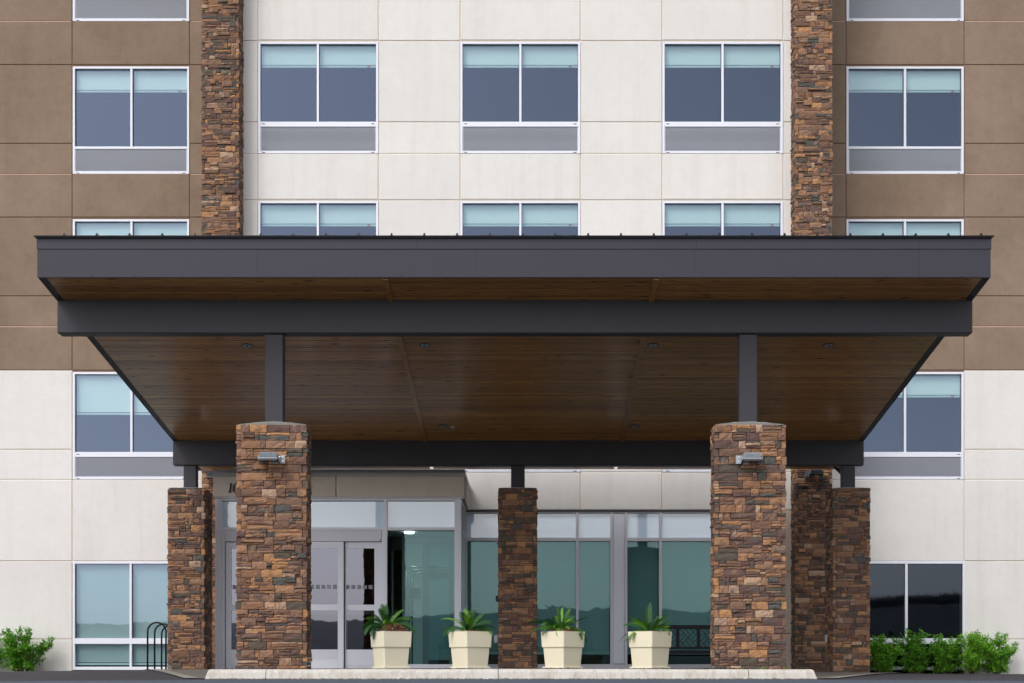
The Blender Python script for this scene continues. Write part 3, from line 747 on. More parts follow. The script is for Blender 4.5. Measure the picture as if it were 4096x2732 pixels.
B('roof', M['cap'], ve, xa, xb - .26, DV + .27, DC - .004, Z(1904, DV), Z(1890, DV))
B('soffit_trim', M['alu2'], ve, xa + .02, xb - .02, DV + .012, DV + .2, Z(1992, DV), Z(1988.4, DV))
VF = DV + .05                       # face of the framing
def vz_(y): return Z(y, VF)
def vx_(x): return X(x, VF)
fb_ = -.05
fr = MB()
for a, b_ in ((861, 886), (1536, 1548), (1818, 1845)): fr.cbox(vx_(a), vx_(b_), VF, VF + .12, fb_, vz_(1992.5), .004)
fr.cbox(vx_(886.5), vx_(897), VF + .02, VF + .12, fb_, vz_(2121), .003)
fr.cbox(vx_(1525.5), vx_(1535.5), VF + .02, VF + .12, fb_, vz_(2121), .003)
for a, b_ in ((886, 1536), (1548, 1818)):
    fr.box(vx_(a), vx_(b_), VF + .004, VF + .11, vz_(2002), vz_(1992.8)); fr.box(vx_(a), vx_(b_), VF + .004, VF + .11, vz_(2121), vz_(2109))
fr.box(vx_(1548), vx_(1818), VF + .004, VF + .11, fb_, vz_(2657))
fr.build('frame', M['alu'], ve)
B('door_header', M['alu2'], ve, vx_(897.5), vx_(1525), VF + .006, VF + .16, vz_(2165), vz_(2121.5), c=.003)
B('sensor', M['gasket'], ve, vx_(1519), vx_(1523), VF - .002, VF + .006, vz_(2162), vz_(2158))
for (a, b_) in ((886, 1536), (1548, 1818)):
    if a == 886:
        fr2 = 1211
        B('transom_pane', M['frost'], ve, vx_(886), vx_(1536), VF + .06, VF + .066, vz_(2109), vz_(2002))
    else: B('transom_pane', M['frost'], ve, vx_(a), vx_(b_), VF + .06, VF + .066, vz_(2109), vz_(2002))
    B('gasket', M['gasket'], ve, vx_(a), vx_(b_), VF + .045, VF + .058, vz_(2004.2), vz_(2002))
B('pane', M['glass_low'], ve, vx_(1548), vx_(1818), VF + .06, VF + .064, vz_(2657), vz_(2121))
B('gasket', M['gasket'], ve, vx_(1548), vx_(1818), VF + .045, VF + .058, vz_(2123.5), vz_(2121.2))
# doors: two fixed leaves outside, two sliding leaves in the middle, set slightly forward
def leaf(xl, xr_, yd, sl, sr, fill2):
    t = MB(); y0, y1 = yd, yd + .045
    a, b_ = vx_(xl), vx_(xr_); top = vz_(2166.5); bot = .0
    t.cbox(a, a + sl, y0, y1, bot, top, .003); t.cbox(b_ - sr, b_, y0, y1, bot, top, .003)
    t.box(a + sl, b_ - sr, y0 + .001, y1, vz_(2192), top); t.box(a + sl, b_ - sr, y0 + .001, y1, vz_(2441), vz_(2418)); t.box(a + sl, b_ - sr, y0 + .001, y1, bot + .15, vz_(2598))
    d_ = t.build('door', M['alu'], ve)
    B('kick_plate', M['alu2'] if fill2 else M['alu'], d_, a + sl, b_ - sr, y0 - .003, y0 - .0005, vz_(2636), vz_(2600))
    B('bottom_rail', M['alu'] if fill2 else M['alu2'], d_, a + sl, b_ - sr, y0 + .002, y1, bot, bot + .15)
    B('pane', M['glass_door'], d_, a + sl, b_ - sr, y0 + .02, y0 + .024, vz_(2418), vz_(2192))
    B('pane', M['glass_door'], d_, a + sl, b_ - sr, y0 + .02, y0 + .024, vz_(2598), vz_(2441))
    B('gasket', M['gasket'], d_, b_ + .001, b_ + .012, y0 + .02, y1, bot, top)
    return d_
dl = [leaf(900, 1046, VF + .075, .09, .02, 0), leaf(1047, 1210.5, VF + .02, .10, .10, 1), leaf(1211.5, 1374, VF + .02, .10, .10, 1), leaf(1377, 1525, VF + .075, .02, .125, 0)]
# frosted square decals on the door glass
M['film'] = mat('frosted film', (.22, .23, .28), .6)
k = 0
for d_, (xl, xr_) in zip(dl, ((903, 1040), (1072, 1190), (1238, 1350), (1380, 1496))):
    x = xl
    while x + 17 < xr_:
        yy = VF + (.018 if d_ in dl[1:3] else .073) + .019
        B('decal', M['film'], d_, vx_(x), vx_(x + 16), yy, yy + .001, vz_(2355), vz_(2339)); x += 23
hm = MB()                            # slanted letter H mark on the third leaf's film
hx, hz, q = vx_(1312), vz_(2354), VF + .034
for dx in (0, .028): hm.prism([(hx + dx, hz), (hx + dx + .006, hz), (hx + dx + .02, hz + .055), (hx + dx + .014, hz + .055)], q, q + .001)
hm.prism([(hx + .006, hz + .024), (hx + .036, hz + .03), (hx + .038, hz + .036), (hx + .008, hz + .030)], q, q + .001)
hm.build('logo', M['alu'], dl[2])
# right flank of the vestibule
fl = MB(); xr2 = vx_(1845)
for (d0, d1) in ((24.55, 24.62), (25.1, 25.17), (25.68, 25.75)): fl.box(xr2 - .07, xr2, d0, d1, fb_, vz_(1993))
fl.box(xr2 - .068, xr2 - .002, VF + .121, DC, vz_(2121), vz_(2109)); fl.box(xr2 - .068, xr2 - .002, VF + .121, DC, vz_(2002), vz_(1993)); fl.box(xr2 - .068, xr2 - .002, VF + .121, DC, fb_, vz_(2657))
fl.build('side_frame', M['alu2'], ve)
for (d0, d1) in ((VF + .121, 24.55), (24.62, 25.1), (25.17, 25.68), (25.75, DC)): B('pane', M['glass_low'], ve, xr2 - .04, xr2 - .036, d0, d1, vz_(2657), vz_(2002))
fl = MB(); xl2 = vx_(861)
fl.box(xl2, xl2 + .04, VF + .121, DC, fb_, vz_(1993)); fl.build('side_wall', M['alu2'], ve)
# inside of the vestibule
inn = MB(); DI = 25.85
for a, b_ in ((1608, 1628), (1690, 1712), (1796, 1810), (1560, 1566)): inn.box(X(a, DI), X(b_, DI), DI, DI + .08, 0, 2.498)
inn.box(X(1628, DI), X(1796, DI), DI + .004, DI + .07, Z(2175, DI), Z(2150, DI)); inn.box(X(1712, DI), X(1796, DI), DI + .004, DI + .07, Z(2310, DI), Z(2270, DI))
inn.build('inner_frame', mat('grey green frame', (.30, .34, .33), .5), ve)
pale = mat('pale green panel', (.60, .70, .64), .7)
B('inner_panel', pale, ve, X(1628, DI), X(1690, DI), DI + .02, DI + .05, .05, Z(2175, DI))
B('inner_panel', pale, ve, X(1810, DI), X(1870, DI), DI + .02, DI + .05, .05, 2.49)
B('inner_pane', mat('teal frosted pane', (.26, .40, .42), .3), ve, X(1712, DI), X(1796, DI), DI + .03, DI + .036, Z(2640, DI), Z(2175, DI))
B('inner_ceiling', mat('vestibule ceiling', (.55, .60, .58), .9), ve, xa + .05, xb - .08, VF + .13, DC, 2.50, 2.56)
B('inner_floor', mat('vestibule mat', (.05, .05, .055), .9), ve, xa + .05, xb - .02, VF + .1, DC + .3, -.05, .055)
B('inner_header', mat('dark header', (.06, .06, .06), .7), ve, X(905, DI), X(1606, DI), DI, DI + .06, 2.25, 2.495)
b = MB()
for xx in (900, 1040, 1210, 1375, 1500, 1560): b.box(X(xx, DI), X(xx + 14, DI), DI, DI + .06, .06, 2.249)
b.box(X(914, DI), X(1560, DI), DI + .003, DI + .05, 1.08, 1.17)
b.build('inner_door_frame', mat('green grey metal', (.13, .15, .14), .4), ve)
b = MB(); b.tube([(X(1637, 25.0), 25.0, 2.468), (X(1637, 25.0), 25.0, 2.498)], .085, 20); b.build('ceiling_lamp', M['lamp'], ve)
B('exit_lamp', M['red'], ve, X(1490, 25.7), X(1493, 25.7), 25.7, 25.72, Z(2390, 25.7), Z(2362, 25.7))
sg = B('notice', mat('grey notice', (.26, .30, .31), .6), ve, X(1640, 25.82), X(1679, 25.82), 25.815, 25.82, Z(2394, 25.82), Z(2351, 25.82))
def text_mesh(s, size, loc, m, parent, name='lettering', align='RIGHT'):
    cu = bpy.data.curves.new('txt', 'FONT'); cu.body = s; cu.size = size; cu.extrude = .0004; cu.align_x = align; cu.resolution_u = 2
    o = bpy.data.objects.new('txt', cu); COL.objects.link(o); bpy.context.view_layer.update()
    me = bpy.data.meshes.new_from_object(o.evaluated_get(bpy.context.evaluated_depsgraph_get())); bpy.data.objects.remove(o)
    me.materials.clear(); me.materials.append(m)
    me.transform(Matrix.Translation(Vector(loc) - Vector(ORG[parent.name])) @ Matrix.Rotation(R(90), 4, 'X'))
    q = bpy.data.objects.new(name, me); COL.objects.link(q); q.parent = parent; return q
M['ink'] = mat('dark ink', (.03, .05, .06), .6)
for k, s in enumerate(('This is a 100%', 'Non-Smoking', 'Property')): text_mesh(s, .026, (X(1677, 25.82), 25.813, Z(2358 + 7 * k, 25.82)), M['ink'], sg)
b = MB(); cxx, czz = X(1649, 25.82), Z(2385, 25.82)
b.tube([(cxx + .03 * math.cos(t * .3927), 25.812, czz + .03 * math.sin(t * .3927)) for t in range(17)], .003, 5, cap=False); b.tube([(cxx - .02, 25.812, czz + .02), (cxx + .02, 25.812, czz - .02)], .003, 5); b.tube([(cxx - .02, 25.811, czz - .004), (cxx + .02, 25.811, czz + .004)], .003, 5)
b.build('no_smoking_symbol', M['ink'], sg)
# chrome guard rails
for k in range(3):
    b = MB(); d = 25.25 + .12 * k; z = Z(2268 + 10 * k, 25.3) ; x0 = X(1627 + 9 * k, 25.3); x1 = X(1785, 25.3)
    pts = [(x1, d, z)] + [(x0 + .1 + .1 * math.cos(a), d, z - .1 + .1 * math.sin(a)) for a in [math.pi / 2 + i * math.pi / 12 for i in range(7)]] + [(x0, d, .06)]
    b.tube(pts, .018, 8); b.build('guard_rail', M['chrome'], ve, smooth=True)
# numerals 10 in slanted serif
d0 = DV - .03; k = .16 / 1.0
def slant(p, x0, z0, s): return [(x0 + (x + .16 * z) * s, z0 + z * s) for x, z in p]
z0 = Z(1970.5, DV); x1_ = X(911.5, DV)
nb = MB(); nb.prism(slant([(.05, 0), (.42, 0), (.42, .03), (.30, .06), (.30, 1.0), (.25, 1.0), (.02, .90), (.02, .87), (.17, .89), (.17, .06), (.05, .03)], x1_, z0, .156), d0, d0 + .022)
nb.build('numeral', M['navy'], ve)
nb = MB(); x0_ = X(928.5, DV) + .02; P = []; n = 28
outer = slant([(.28 + .28 * math.cos(2 * math.pi * i / n), .5 + .51 * math.sin(2 * math.pi * i / n)) for i in range(n)], x0_ - .012, z0, .156)
inner = slant([(.28 + .155 * math.cos(2 * math.pi * i / n), .5 + .46 * math.sin(2 * math.pi * i / n)) for i in range(n)], x0_ - .012, z0, .156)
V = [(x, d0, z) for x, z in outer] + [(x, d0, z) for x, z in inner] + [(x, d0 + .022, z) for x, z in outer] + [(x, d0 + .022, z) for x, z in inner]
Fs = []
for i in range(n):
    j = (i + 1) % n; Fs += [(i, j, n + j, n + i), (2 * n + i, 3 * n + i, 3 * n + j, 2 * n + j), (i, 2 * n + i, 2 * n + j, j), (n + i, n + j, 3 * n + j, 3 * n + i)]
nb.add(V, Fs); nb.build('numeral', M['navy'], ve)

# ------------------------------------------------------------------ canopy
ca = empty('entrance_canopy', (-.19, 20.4, 0), 'dark metal entrance canopy with sloping cedar plank soffit on steel posts', 'canopy')
D1, D2, D3 = 16.97, 17.67, 23.4
SL = .1405
def sz(d): return 4.643 - SL * (d - D2)
CL, CR = X(149, D1), X(3963, D1)
# fascia panels (joints at measured places)
fx = [CL, X(1030, D1), X(1903, D1), X(2779, D1), X(3678, D1), CR]
zf0, zf1, zfm = Z(1109, D1), Z(950, D1), Z(996, D1)
for i in range(5):
    B('fascia_panel', M['fascia'], ca, fx[i] + .0006, fx[i + 1] - .0006, D1 + (.0005 if i % 2 else 0), D1 + .03, zf0, zfm + .01)
tx = [CL - .006, X(1670, D1), X(2785, D1), X(3675, D1), CR + .006]
for i in range(4):
    b = MB(); dz = .0015 if i % 2 else 0
    b.prismx([(D1 - .008, zfm), (D1 - .008, zf1 - .02), (D1 - .034, zf1 - .008), (D1 - .034, zf1), (D1 + .05, zf1), (D1 + .05, zfm)], tx[i] + .0012, tx[i + 1] - .0012)
    b.build('drip_flashing', M['fascia'], ca)
# raised lip of the roof edge
B('roof_edge', M['black_metal'], ca, CL - .03, CR + .03, D1 - .045, D1 + .06, zf1 + .0005, zf1 + .012)
for px in list(range(363, 4000, 176)):
    x = X(px + random.uniform(-14, 14), D1); b = MB(); b.tube([(x, D1 - .006, zf0 + .03), (x, D1 + .001, zf0 + .03)], .008, 8); b.build('screw', M['fascia'], ca)
# side fascias
for s_, xx in ((-1, CL), (1, CR)):
    b = MB(); x0, x1 = (xx, xx + .03) if s_ < 0 else (xx - .03, xx)
    b.prismx([(D1 + .031, zf0), (D1 + .031, zf1 - .002), (25.15, sz(25.15) + .45), (25.15, sz(25.15) - .004)], x0, x1); b.build('side_fascia', M['fascia'], ca)
    x0, x1 = (xx + .031, xx + .085) if s_ < 0 else (xx - .085, xx - .031)
    b = MB(); b.prismx([(D1 + .031, sz(D1 + .03) - .004), (D1 + .031, sz(D1) + .03), (25.15, sz(25.15) + .03), (25.15, sz(25.15) - .004)], x0, x1); b.build('soffit_trim', M['steel'], ca)
# roof sheet and standing seams
b = MB(); b.prismx([(D1 + .061, zf1 - .03), (D1 + .061, zf1 + .006), (25.15, sz(25.15) + .46), (25.15, sz(25.15) + .42)], CL + .031, CR - .031); b.build('roof_sheet', M['fascia'], ca)
slope_r = (sz(25.15) + .46 - zf1) / (25.15 - D1)
for i in range(29):
    x = X(258 + 130.9 * i, D1) ; b = MB()
    dv = D1 - .03
    b.add([(x - .018, dv, zf1 + .011), (x + .018, dv, zf1 + .011), (x + .007, dv + .012, zf1 + .048), (x - .007, dv + .012, zf1 + .048), (x - .008, 25.14, zf1 + slope_r * 8.2), (x + .008, 25.14, zf1 + slope_r * 8.2), (x + .004, 25.14, zf1 + .035 + slope_r * 8.2), (x - .004, 25.14, zf1 + .035 + slope_r * 8.2)],
          [(0, 1, 2, 3), (3, 2, 6, 7), (0, 3, 7, 4), (1, 5, 6, 2), (4, 7, 6, 5)])
    b.build('roof_seam', M['black_metal'], ca)
# beams
BH = .413; BT = .19
z2 = sz(D2) - BH + .022
B('beam', M['steel'], ca, X(228, D2), X(3891, D2), D2, D2 + BT, Z(1333, D2), sz(D2) + .15, c=.012)
z3b = Z(1861, D3)
B('beam', M['steel'], ca, X(691, D3), X(3456, D3), D3, D3 + BT, z3b, sz(D3) + .12, c=.012)
# planks in three bays
pw = .083; i = 0; d = D1 + .045
bays = [(CL + .088, -1.762), (-1.698, 1.478), (1.542, CR - .088)]
B('soffit_trim', M['steel'], ca, CL + .088, CR - .088, D1 + .031, D1 + .046, sz(D1) - .006, sz(D1) + .03)
pl = []
while d < 25.0:
    w = pw - .001
    for (a, b_) in bays:
        q = random.uniform(-.0018, .0018)
        def P(dd, t): return (dd, sz(dd) + t + q)
        poly = [P(d, .018), P(d, .014), P(d + .009, 0), P(d + w - .009, 0), P(d + w, .014), P(d + w, .018)]
        m_ = MB(); m_.prismx(poly, a + random.uniform(-.002, .002), b_ + random.uniform(-.002, .002)); m_.build('plank', M['wood'], ca)
    d += pw
for xx in (-1.73, 1.51):
    for (p, q_) in ((D1 + .05, D2 - .001), (D2 + BT + .001, D3 - .001)):
        b = MB(); b.prismx([(p, sz(p) - .020), (p, sz(p) + .012), (q_, sz(q_) + .012), (q_, sz(q_) - .020)], xx - .034, xx + .034); b.build('batten', M['batten'], ca)
# posts
for (a, b_) in ((1059, 1133), (2957, 3030)):
    B('post', M['steel'], ca, X(a, D2 + .03), X(b_, D2 + .03), D2 + .03, D2 + .17, 2.98, Z(1333, D2) - .001, c=.012)
for (a, b_) in ((733.6, 785), (2044, 2099), (3369, 3421)):
    B('post', M['steel'], ca, X(a, D3 + .02), X(b_, D3 + .02), D3 + .02, D3 + .18, 2.98, z3b - .001, c=.01)
for s_ in (-1, 1):
    b = MB(); p0, p1 = (((5.05, 23.8, 3.51), (5.25, 23.8, 3.31)) if s_ > 0 else ((-5.52, 23.7, 3.49), (-5.64, 23.7, 3.36)))
    b.tube([p0, p1], .032, 4); b.build('knee_brace', M['steel'], ca)
# recessed lights
def soffit_d(py): return 7.1257 / (SL + (VY - py) / F)
for (px, py) in ((988, 1382), (1699, 1380), (2612, 1380), (3314, 1380), (1770, 1704), (2539, 1704)):
    d = soffit_d(py); x = X(px, d); z = sz(d); th = math.atan(SL)
    n = Vector((0, -math.sin(th), -math.cos(th))); up = Vector((0, math.cos(th), -math.sin(th)))
    def ring(r, off, k=20): return [Vector((x, d, z)) + Vector((1, 0, 0)) * (r * math.cos(2 * math.pi * i / k)) + up * (r * math.sin(2 * math.pi * i / k)) + n * off for i in range(k)]
    R0, R1, R2, R3 = ring(.078, .006), ring(.064, .008), ring(.055, .004), ring(.02, .010)
    V = R0 + R1 + ring(.078, .0); k = 20
    b = MB(); b.add(V, [(i, (i + 1) % k, k + (i + 1) % k, k + i) for i in range(k)] + [(i, 2 * k + i, 2 * k + (i + 1) % k, (i + 1) % k) for i in range(k)])
    lt = b.build('downlight', M['steel'], ca)
    b = MB(); b.add(R1 + ring(.05, .003), [(i, (i + 1) % k, k + (i + 1) % k, k + i) for i in range(k)]); b.add(ring(.05, .003), [tuple(range(k))]); b.build('reflector', M['flood'], lt)
    b = MB(); b.add(R3, [tuple(range(k))]); b.build('bulb', M['gasket'], lt)
d = soffit_d(1703); x = X(1811, d); B('sensor_box', M['cap'], ca, x - .035, x + .035, d - .03, d + .03, sz(d) - .045, sz(d) + .0, c=.004)

# ------------------------------------------------------------------ flood lights
GF = 'finned floodlights on the stonework'
def flood(px, py, D, hm_, lm, label, flip=False, s=1.):
    cx_, cz_ = X(px, D), Z(py, D); t = empty('floodlight', (cx_, D, cz_), label, 'floodlight', GF); f = -1 if flip else 1
    def bx(b, x0, x1, y0, y1, z0, z1, c=0):
        x0, x1 = sorted((x0 * f, x1 * f)); a = (cx_ + x0 * s, cx_ + x1 * s, D + y0 * s, D + y1 * s, cz_ + z0 * s, cz_ + z1 * s)
        b.cbox(*a, c * s) if c else b.box(*a)
    b = MB(); bx(b, -.118, .086, -.17, -.06, .003, .062, .004); bx(b, -.13, .098, -.185, -.05, -.016, .003, .004); b.build('housing', hm_, t)
    for k in range(14): b = MB(); bx(b, -.112 + k * .0148, -.107 + k * .0148, -.19, -.17, .006, .064); b.build('fin', hm_, t)
    b = MB(); bx(b, -.122, .09, -.18, -.055, -.036, -.0165); b.build('lens', lm, t)
    b = MB(); x = .104
    V = [(.100, -.15, .03), (.108, -.15, .03), (.100, -.15, -.02), (.108, -.15, -.02), (.100, -.035, -.052), (.108, -.035, -.052), (.100, -.035, .048), (.108, -.035, .048)]
    b.add([(cx_ + a * f * s, D + q * s, cz_ + c * s) for a, q, c in V], [(0, 2, 4, 6), (1, 7, 5, 3), (0, 1, 3, 2), (2, 3, 5, 4), (6, 7, 1, 0), (4, 5, 7, 6)])
    bx(b, .108, .165, -.038, -.030, -.052, .048); b.build('bracket', hm_, t)
    b = MB(); V = [(v[0] - .242, v[1], v[2]) for v in V]
    b.add([(cx_ + a * f * s, D + q * s, cz_ + c * s) for a, q, c in V], [(0, 2, 4, 6), (1, 7, 5, 3), (0, 1, 3, 2), (2, 3, 5, 4), (6, 7, 1, 0), (4, 5, 7, 6)])
    bx(b, -.142, -.105, -.038, -.030, -.052, -.0); b.build('bracket', hm_, t)
    for (a, c) in ((.136, .026), (.136, -.026)): b = MB(); b.disc_y(cx_ + a * f * s, cz_ + c * s, D - .046 * s, D - .038 * s, .008 * s, 8); b.build('bolt', M['chrome'], t)
    b = MB(); b.tube([(cx_ + .108 * f * s, D - .12 * s, cz_ + .01 * s), (cx_ + .12 * f * s, D - .12 * s, cz_ + .01 * s)], .012 * s, 8); b.build('bolt', M['chrome'], t)
    b = MB(); bx(b, .0, .075, -.06, -.0, -.06, -.02, .004); b.build('junction_box', hm_, t)
flood(1088, 1838, 17.31, M['flood'], M['lens'], 'light grey finned floodlight with its mounting plate on the right, on the left front pier')
flood(2996, 1840, 17.31, M['flood'], M['lens'], 'light grey finned floodlight with its mounting plate on the left, on the right front pier', True)
flood(3256, 1897, DK - .02, M['flood_dark'], M['lens'], 'dark blue grey finned floodlight on the right facade column behind the canopy', True)
flood(863, 1908, DK - .02, M['flood_dark'], M['lens'], 'dark floodlight on the left facade column half hidden by the vestibule header')

# small boxes fixed to the pier flanks
def small_box(name, px, py, d, w, h, m, label, cat):
    x, z = X(px, d), Z(py, d); t = empty(name, (x, d, z), label, cat)
    B('housing', m, t, x - w / 2, x + w / 2, d - .05, d + .05, z - h / 2, z + h / 2, c=.006)
    B('cover', m, t, x - w / 2 - .004, x - w / 2 + .004 - .0045, d - .04, d + .04, z - h * .36, z + h * .36)
small_box('wall_switch', 1989, 2395, 23.45, .045, .095, M['gasket'], 'small black switch box on the left flank of the middle dark pier', 'switch')
small_box('power_outlet', 1985, 2556, 23.45, .055, .13, M['cap'], 'grey covered power outlet low on the left flank of the middle dark pier', 'outlet')
small_box('power_outlet', 3305, 2554, 23.5, .03, .13, M['cap'], 'grey covered power outlet low on the left flank of the pier by the shrubs', 'outlet')

# ------------------------------------------------------------------ bike rack
br = empty('bike_rack', (X(625, 24.8), 24.8, ghe(-6.4, 24.8)), 'black tubular bike rack of three upright loops beside the left dark pier', 'bike rack')
for k, (pl_, d) in enumerate(((590.5, 24.2), (618.5, 24.9), (646.5, 25.65))):
    x0 = X(pl_, d); w = .312; zt_ = Z(2490 + 6 * k, d); r = w / 2; g0 = ghe(x0, d)
    pts = [(x0, d, g0 - .01)] + [(x0 + r - r * math.cos(a), d, zt_ - r + r * math.sin(a)) for a in [i * math.pi / 14 for i in range(15)]] + [(x0 + w, d, g0 - .01)]
    b = MB(); b.tube(pts, .0155, 10); lp = b.build('loop', M['black_metal'], br, smooth=True)
    for xx in (x0, x0 + w): b = MB(); b.tube([(xx, d, g0 + .0), (xx, d, g0 + .016)], .045, 12); b.build('base_plate', M['black_metal'], lp)

# ------------------------------------------------------------------ bench with lattice back
bd = 25.1; sb = F / bd
be_ = empty('bench', (X(2800, bd), bd, .03), 'black metal bench with a diagonal lattice back behind the fourth planter', 'bench')
def bX(p): return X(p, bd)
def bZ(p): return Z(p, bd)
B('top_rail', M['black_metal'], be_, bX(2625), bX(2965), bd, bd + .04, bZ(2516), bZ(2500), c=.006)
B('back_rail', M['black_metal'], be_, bX(2625), bX(2965), bd + .003, bd + .037, bZ(2596), bZ(2587), c=.004)
for k in range(5):
    xx = 2628 + 83.2 * k
    B('stile', M['black_metal'], be_, bX(xx - 7), bX(xx + 7), bd + .002, bd + .038, bZ(2587) , bZ(2515), c=.003)
    if k < 4:
        x0, x1 = xx + 9, xx + 74; z0_, z1_ = 2586.5, 2515.5; w_, h_ = (x1 - x0), (z0_ - z1_)
        segs = [((0, 0), (1, 1)), ((0, 1), (1, 0)), ((.30, 1), (.62, .68)), ((.70, .0), (.38, .32)), ((.66, 1), (1, .66)), ((.34, 0), (0, .34)), ((0, .62), (.25, .38 + .37)), ((1, .38), (.75, .25)), ((.0, .30), (.30, .62)), ((1, .70), (.70, .38))]
        for (p, q) in segs:
            b = MB(); b.tube([(bX(x0 + p[0] * w_), bd + .02, bZ(z0_ - p[1] * h_)), (bX(x0 + q[0] * w_), bd + .02, bZ(z0_ - q[1] * h_))], .008, 4); b.build('lattice_bar', M['black_metal'], be_)
for k in range(4): B('seat_slat', M['black_metal'], be_, bX(2625), bX(2965), bd - .42 + .1 * k, bd - .34 + .1 * k, bZ(2607) - .01 + .001, bZ(2607) + .014, c=.004)
B('apron', M['black_metal'], be_, bX(2625), bX(2965), bd - .415, bd - .385, bZ(2607) - .045, bZ(2607) - .011)
for xx in (2628, 2960):
    for yy in (bd - .4, bd + .005): B('leg', M['black_metal'], be_, bX(xx) - .02, bX(xx) + .02, yy, yy + .035, -.03, bZ(2607) - .012)
    B('armrest', M['black_metal'], be_, bX(xx) - .022, bX(xx) + .022, bd - .4, bd - .002, bZ(2607) + .2, bZ(2607) + .225, c=.005)
    B('arm_post', M['black_metal'], be_, bX(xx) - .015, bX(xx) + .015, bd - .39, bd - .36, bZ(2607) + .015, bZ(2607) + .2)

# ------------------------------------------------------------------ planters and ferns
def ring4(w, z): h = w / 2; return [(-h, -h, z), (h, -h, z), (h, h, z), (-h, h, z)]
def loft(rings):
    b = MB(); V = []; c = .010
    for (w, z) in rings:
        h = w / 2; V += [(-h + c, -h, z), (h - c, -h, z), (h, -h + c, z), (h, h - c, z), (h - c, h, z), (-h + c, h, z), (-h, h - c, z), (-h, -h + c, z)]
    Fs = []
    for j in range(len(rings) - 1):
        for i in range(8): Fs.append((j * 8 + i, j * 8 + (i + 1) % 8, (j + 1) * 8 + (i + 1) % 8, (j + 1) * 8 + i))
    Fs.append(tuple(range(7, -1, -1))); b.add(V, Fs); return b
W0 = .398
def planter(px, ang, label, mound, seed):
    d = 17.66; x = X(px, d - .1); t = empty('planter', (0, 0, 0), label, 'planter', 'cream planters along the island')
    loft([(W0 * .93, .0), (W0 * .93, .018), (W0 * .90, .022)]).build('foot', M['cream'], t)
    loft([(W0 * .80, .022), (W0 * .885, .268)]).build('body', M['cream'], t)
    loft([(W0 * .945, .262), (W0 * .95, .268), (W0 * .992, .448), (W0, .452), (W0, .457), (W0 * .93, .457), (W0 * .92, .43)]).build('rim', M['cream'], t)
    b = MB(); rng = random.Random(seed); h = W0 * .46; n = 10
    def mz(u, v): return .435 + mound * max(0, (1 - (u / h) ** 2)) * max(0, (1 - (v / h) ** 2)) * (1 + .35 * u / h)
    for i in range(n + 1):
        for j in range(n + 1): u, v = -h + 2 * h * i / n, -h + 2 * h * j / n; b.v.append((u, v, mz(u, v) - .004))
    for i in range(n):
        for j in range(n): k = i * (n + 1) + j; b.f.append((k, k + n + 1, k + n + 2, k + 1))
    b.build('soil', M['soil'], t)
    b = MB()
    for k in range(1500):
        u, v = rng.uniform(-h, h), rng.uniform(-h, h); chip(b, u, v, mz(u, v) + rng.uniform(-.004, .008), rng.uniform(.005, .014), rng.uniform(.002, .005), rng.uniform(.003, .007), rng.uniform(0, 6.3), rng.uniform(-.8, .8))
    tag(b.build('bark_chips', M['bark'], t), kind='stuff')
    t.location = (x, d, .066); t.rotation_euler.z = ang
    return t
planter(1561, R(90 - 60.2) , 'cream square planter with bark heaped high, leftmost, in front of the sliding doors', .135, 1)
planter(1879.3, R(38) , 'cream square planter just left of the middle dark pier, one frond hanging over its rim', .035, 2)
planter(2252, R(45.5), 'cream square planter just right of the middle dark pier', .06, 3)
planter(2602.5, R(45), 'cream square planter nearest the right front pier, in front of the black bench', .02, 4)

def frond(parent, az, L_, el, curve, wid, rng, origin):
    """one arching frond: rachis plus pinnae on both sides"""
    n = 26; b = MB(); p = Vector(origin); dirh = Vector((math.cos(az), math.sin(az), 0)); side = Vector((-math.sin(az), math.cos(az), 0)); a = el; pts = [p.copy()]
    tw = rng.choice((-1, 1)) * rng.uniform(.15, .95)
    for i in range(n):
        p = p + (dirh * math.cos(a) + Vector((0, 0, 1)) * math.sin(a)) * (L_ / n); a -= curve / n * (1 + 1.2 * i / n); pts.append(p.copy())
    b.tube(pts[::3], [.0022 * (1 - .7 * i / (len(pts[::3]) - 1)) for i in range(len(pts[::3]))], 4, cap=False)
    for i in range(2, n + 1):
        s = i / n; w = wid * (math.sin(min(1, s * 1.35 + .12) * math.pi * .5) if s < .5 else (1 - ((s - .5) / .53) ** 3.4)) + .003
        t = (pts[i] - pts[i - 1]).normalized(); nrm = t.cross(side).normalized()
        for sg_ in (-1, 1):
            sd = (side * math.cos(tw) + nrm * math.sin(tw)) * sg_
            dr = (sd + t * .38 + Vector((0, 0, -1)) * (.05 + .12 * rng.random()) ).normalized(); st = L_ / n * .43
            a0 = pts[i] - t * st; a1 = pts[i] + t * st; w2 = w * rng.uniform(.88, 1.1)
            mid = pts[i] + dr * w2 * .55 + nrm * .002
            tip = pts[i] + dr * w2 + t * w2 * .14
            b.add([a0, a1, mid + t * st * .95, tip, mid - t * st * .95], [(0, 4, 2, 1), (4, 3, 2)])
    return b.build('frond', M['frond'], parent)
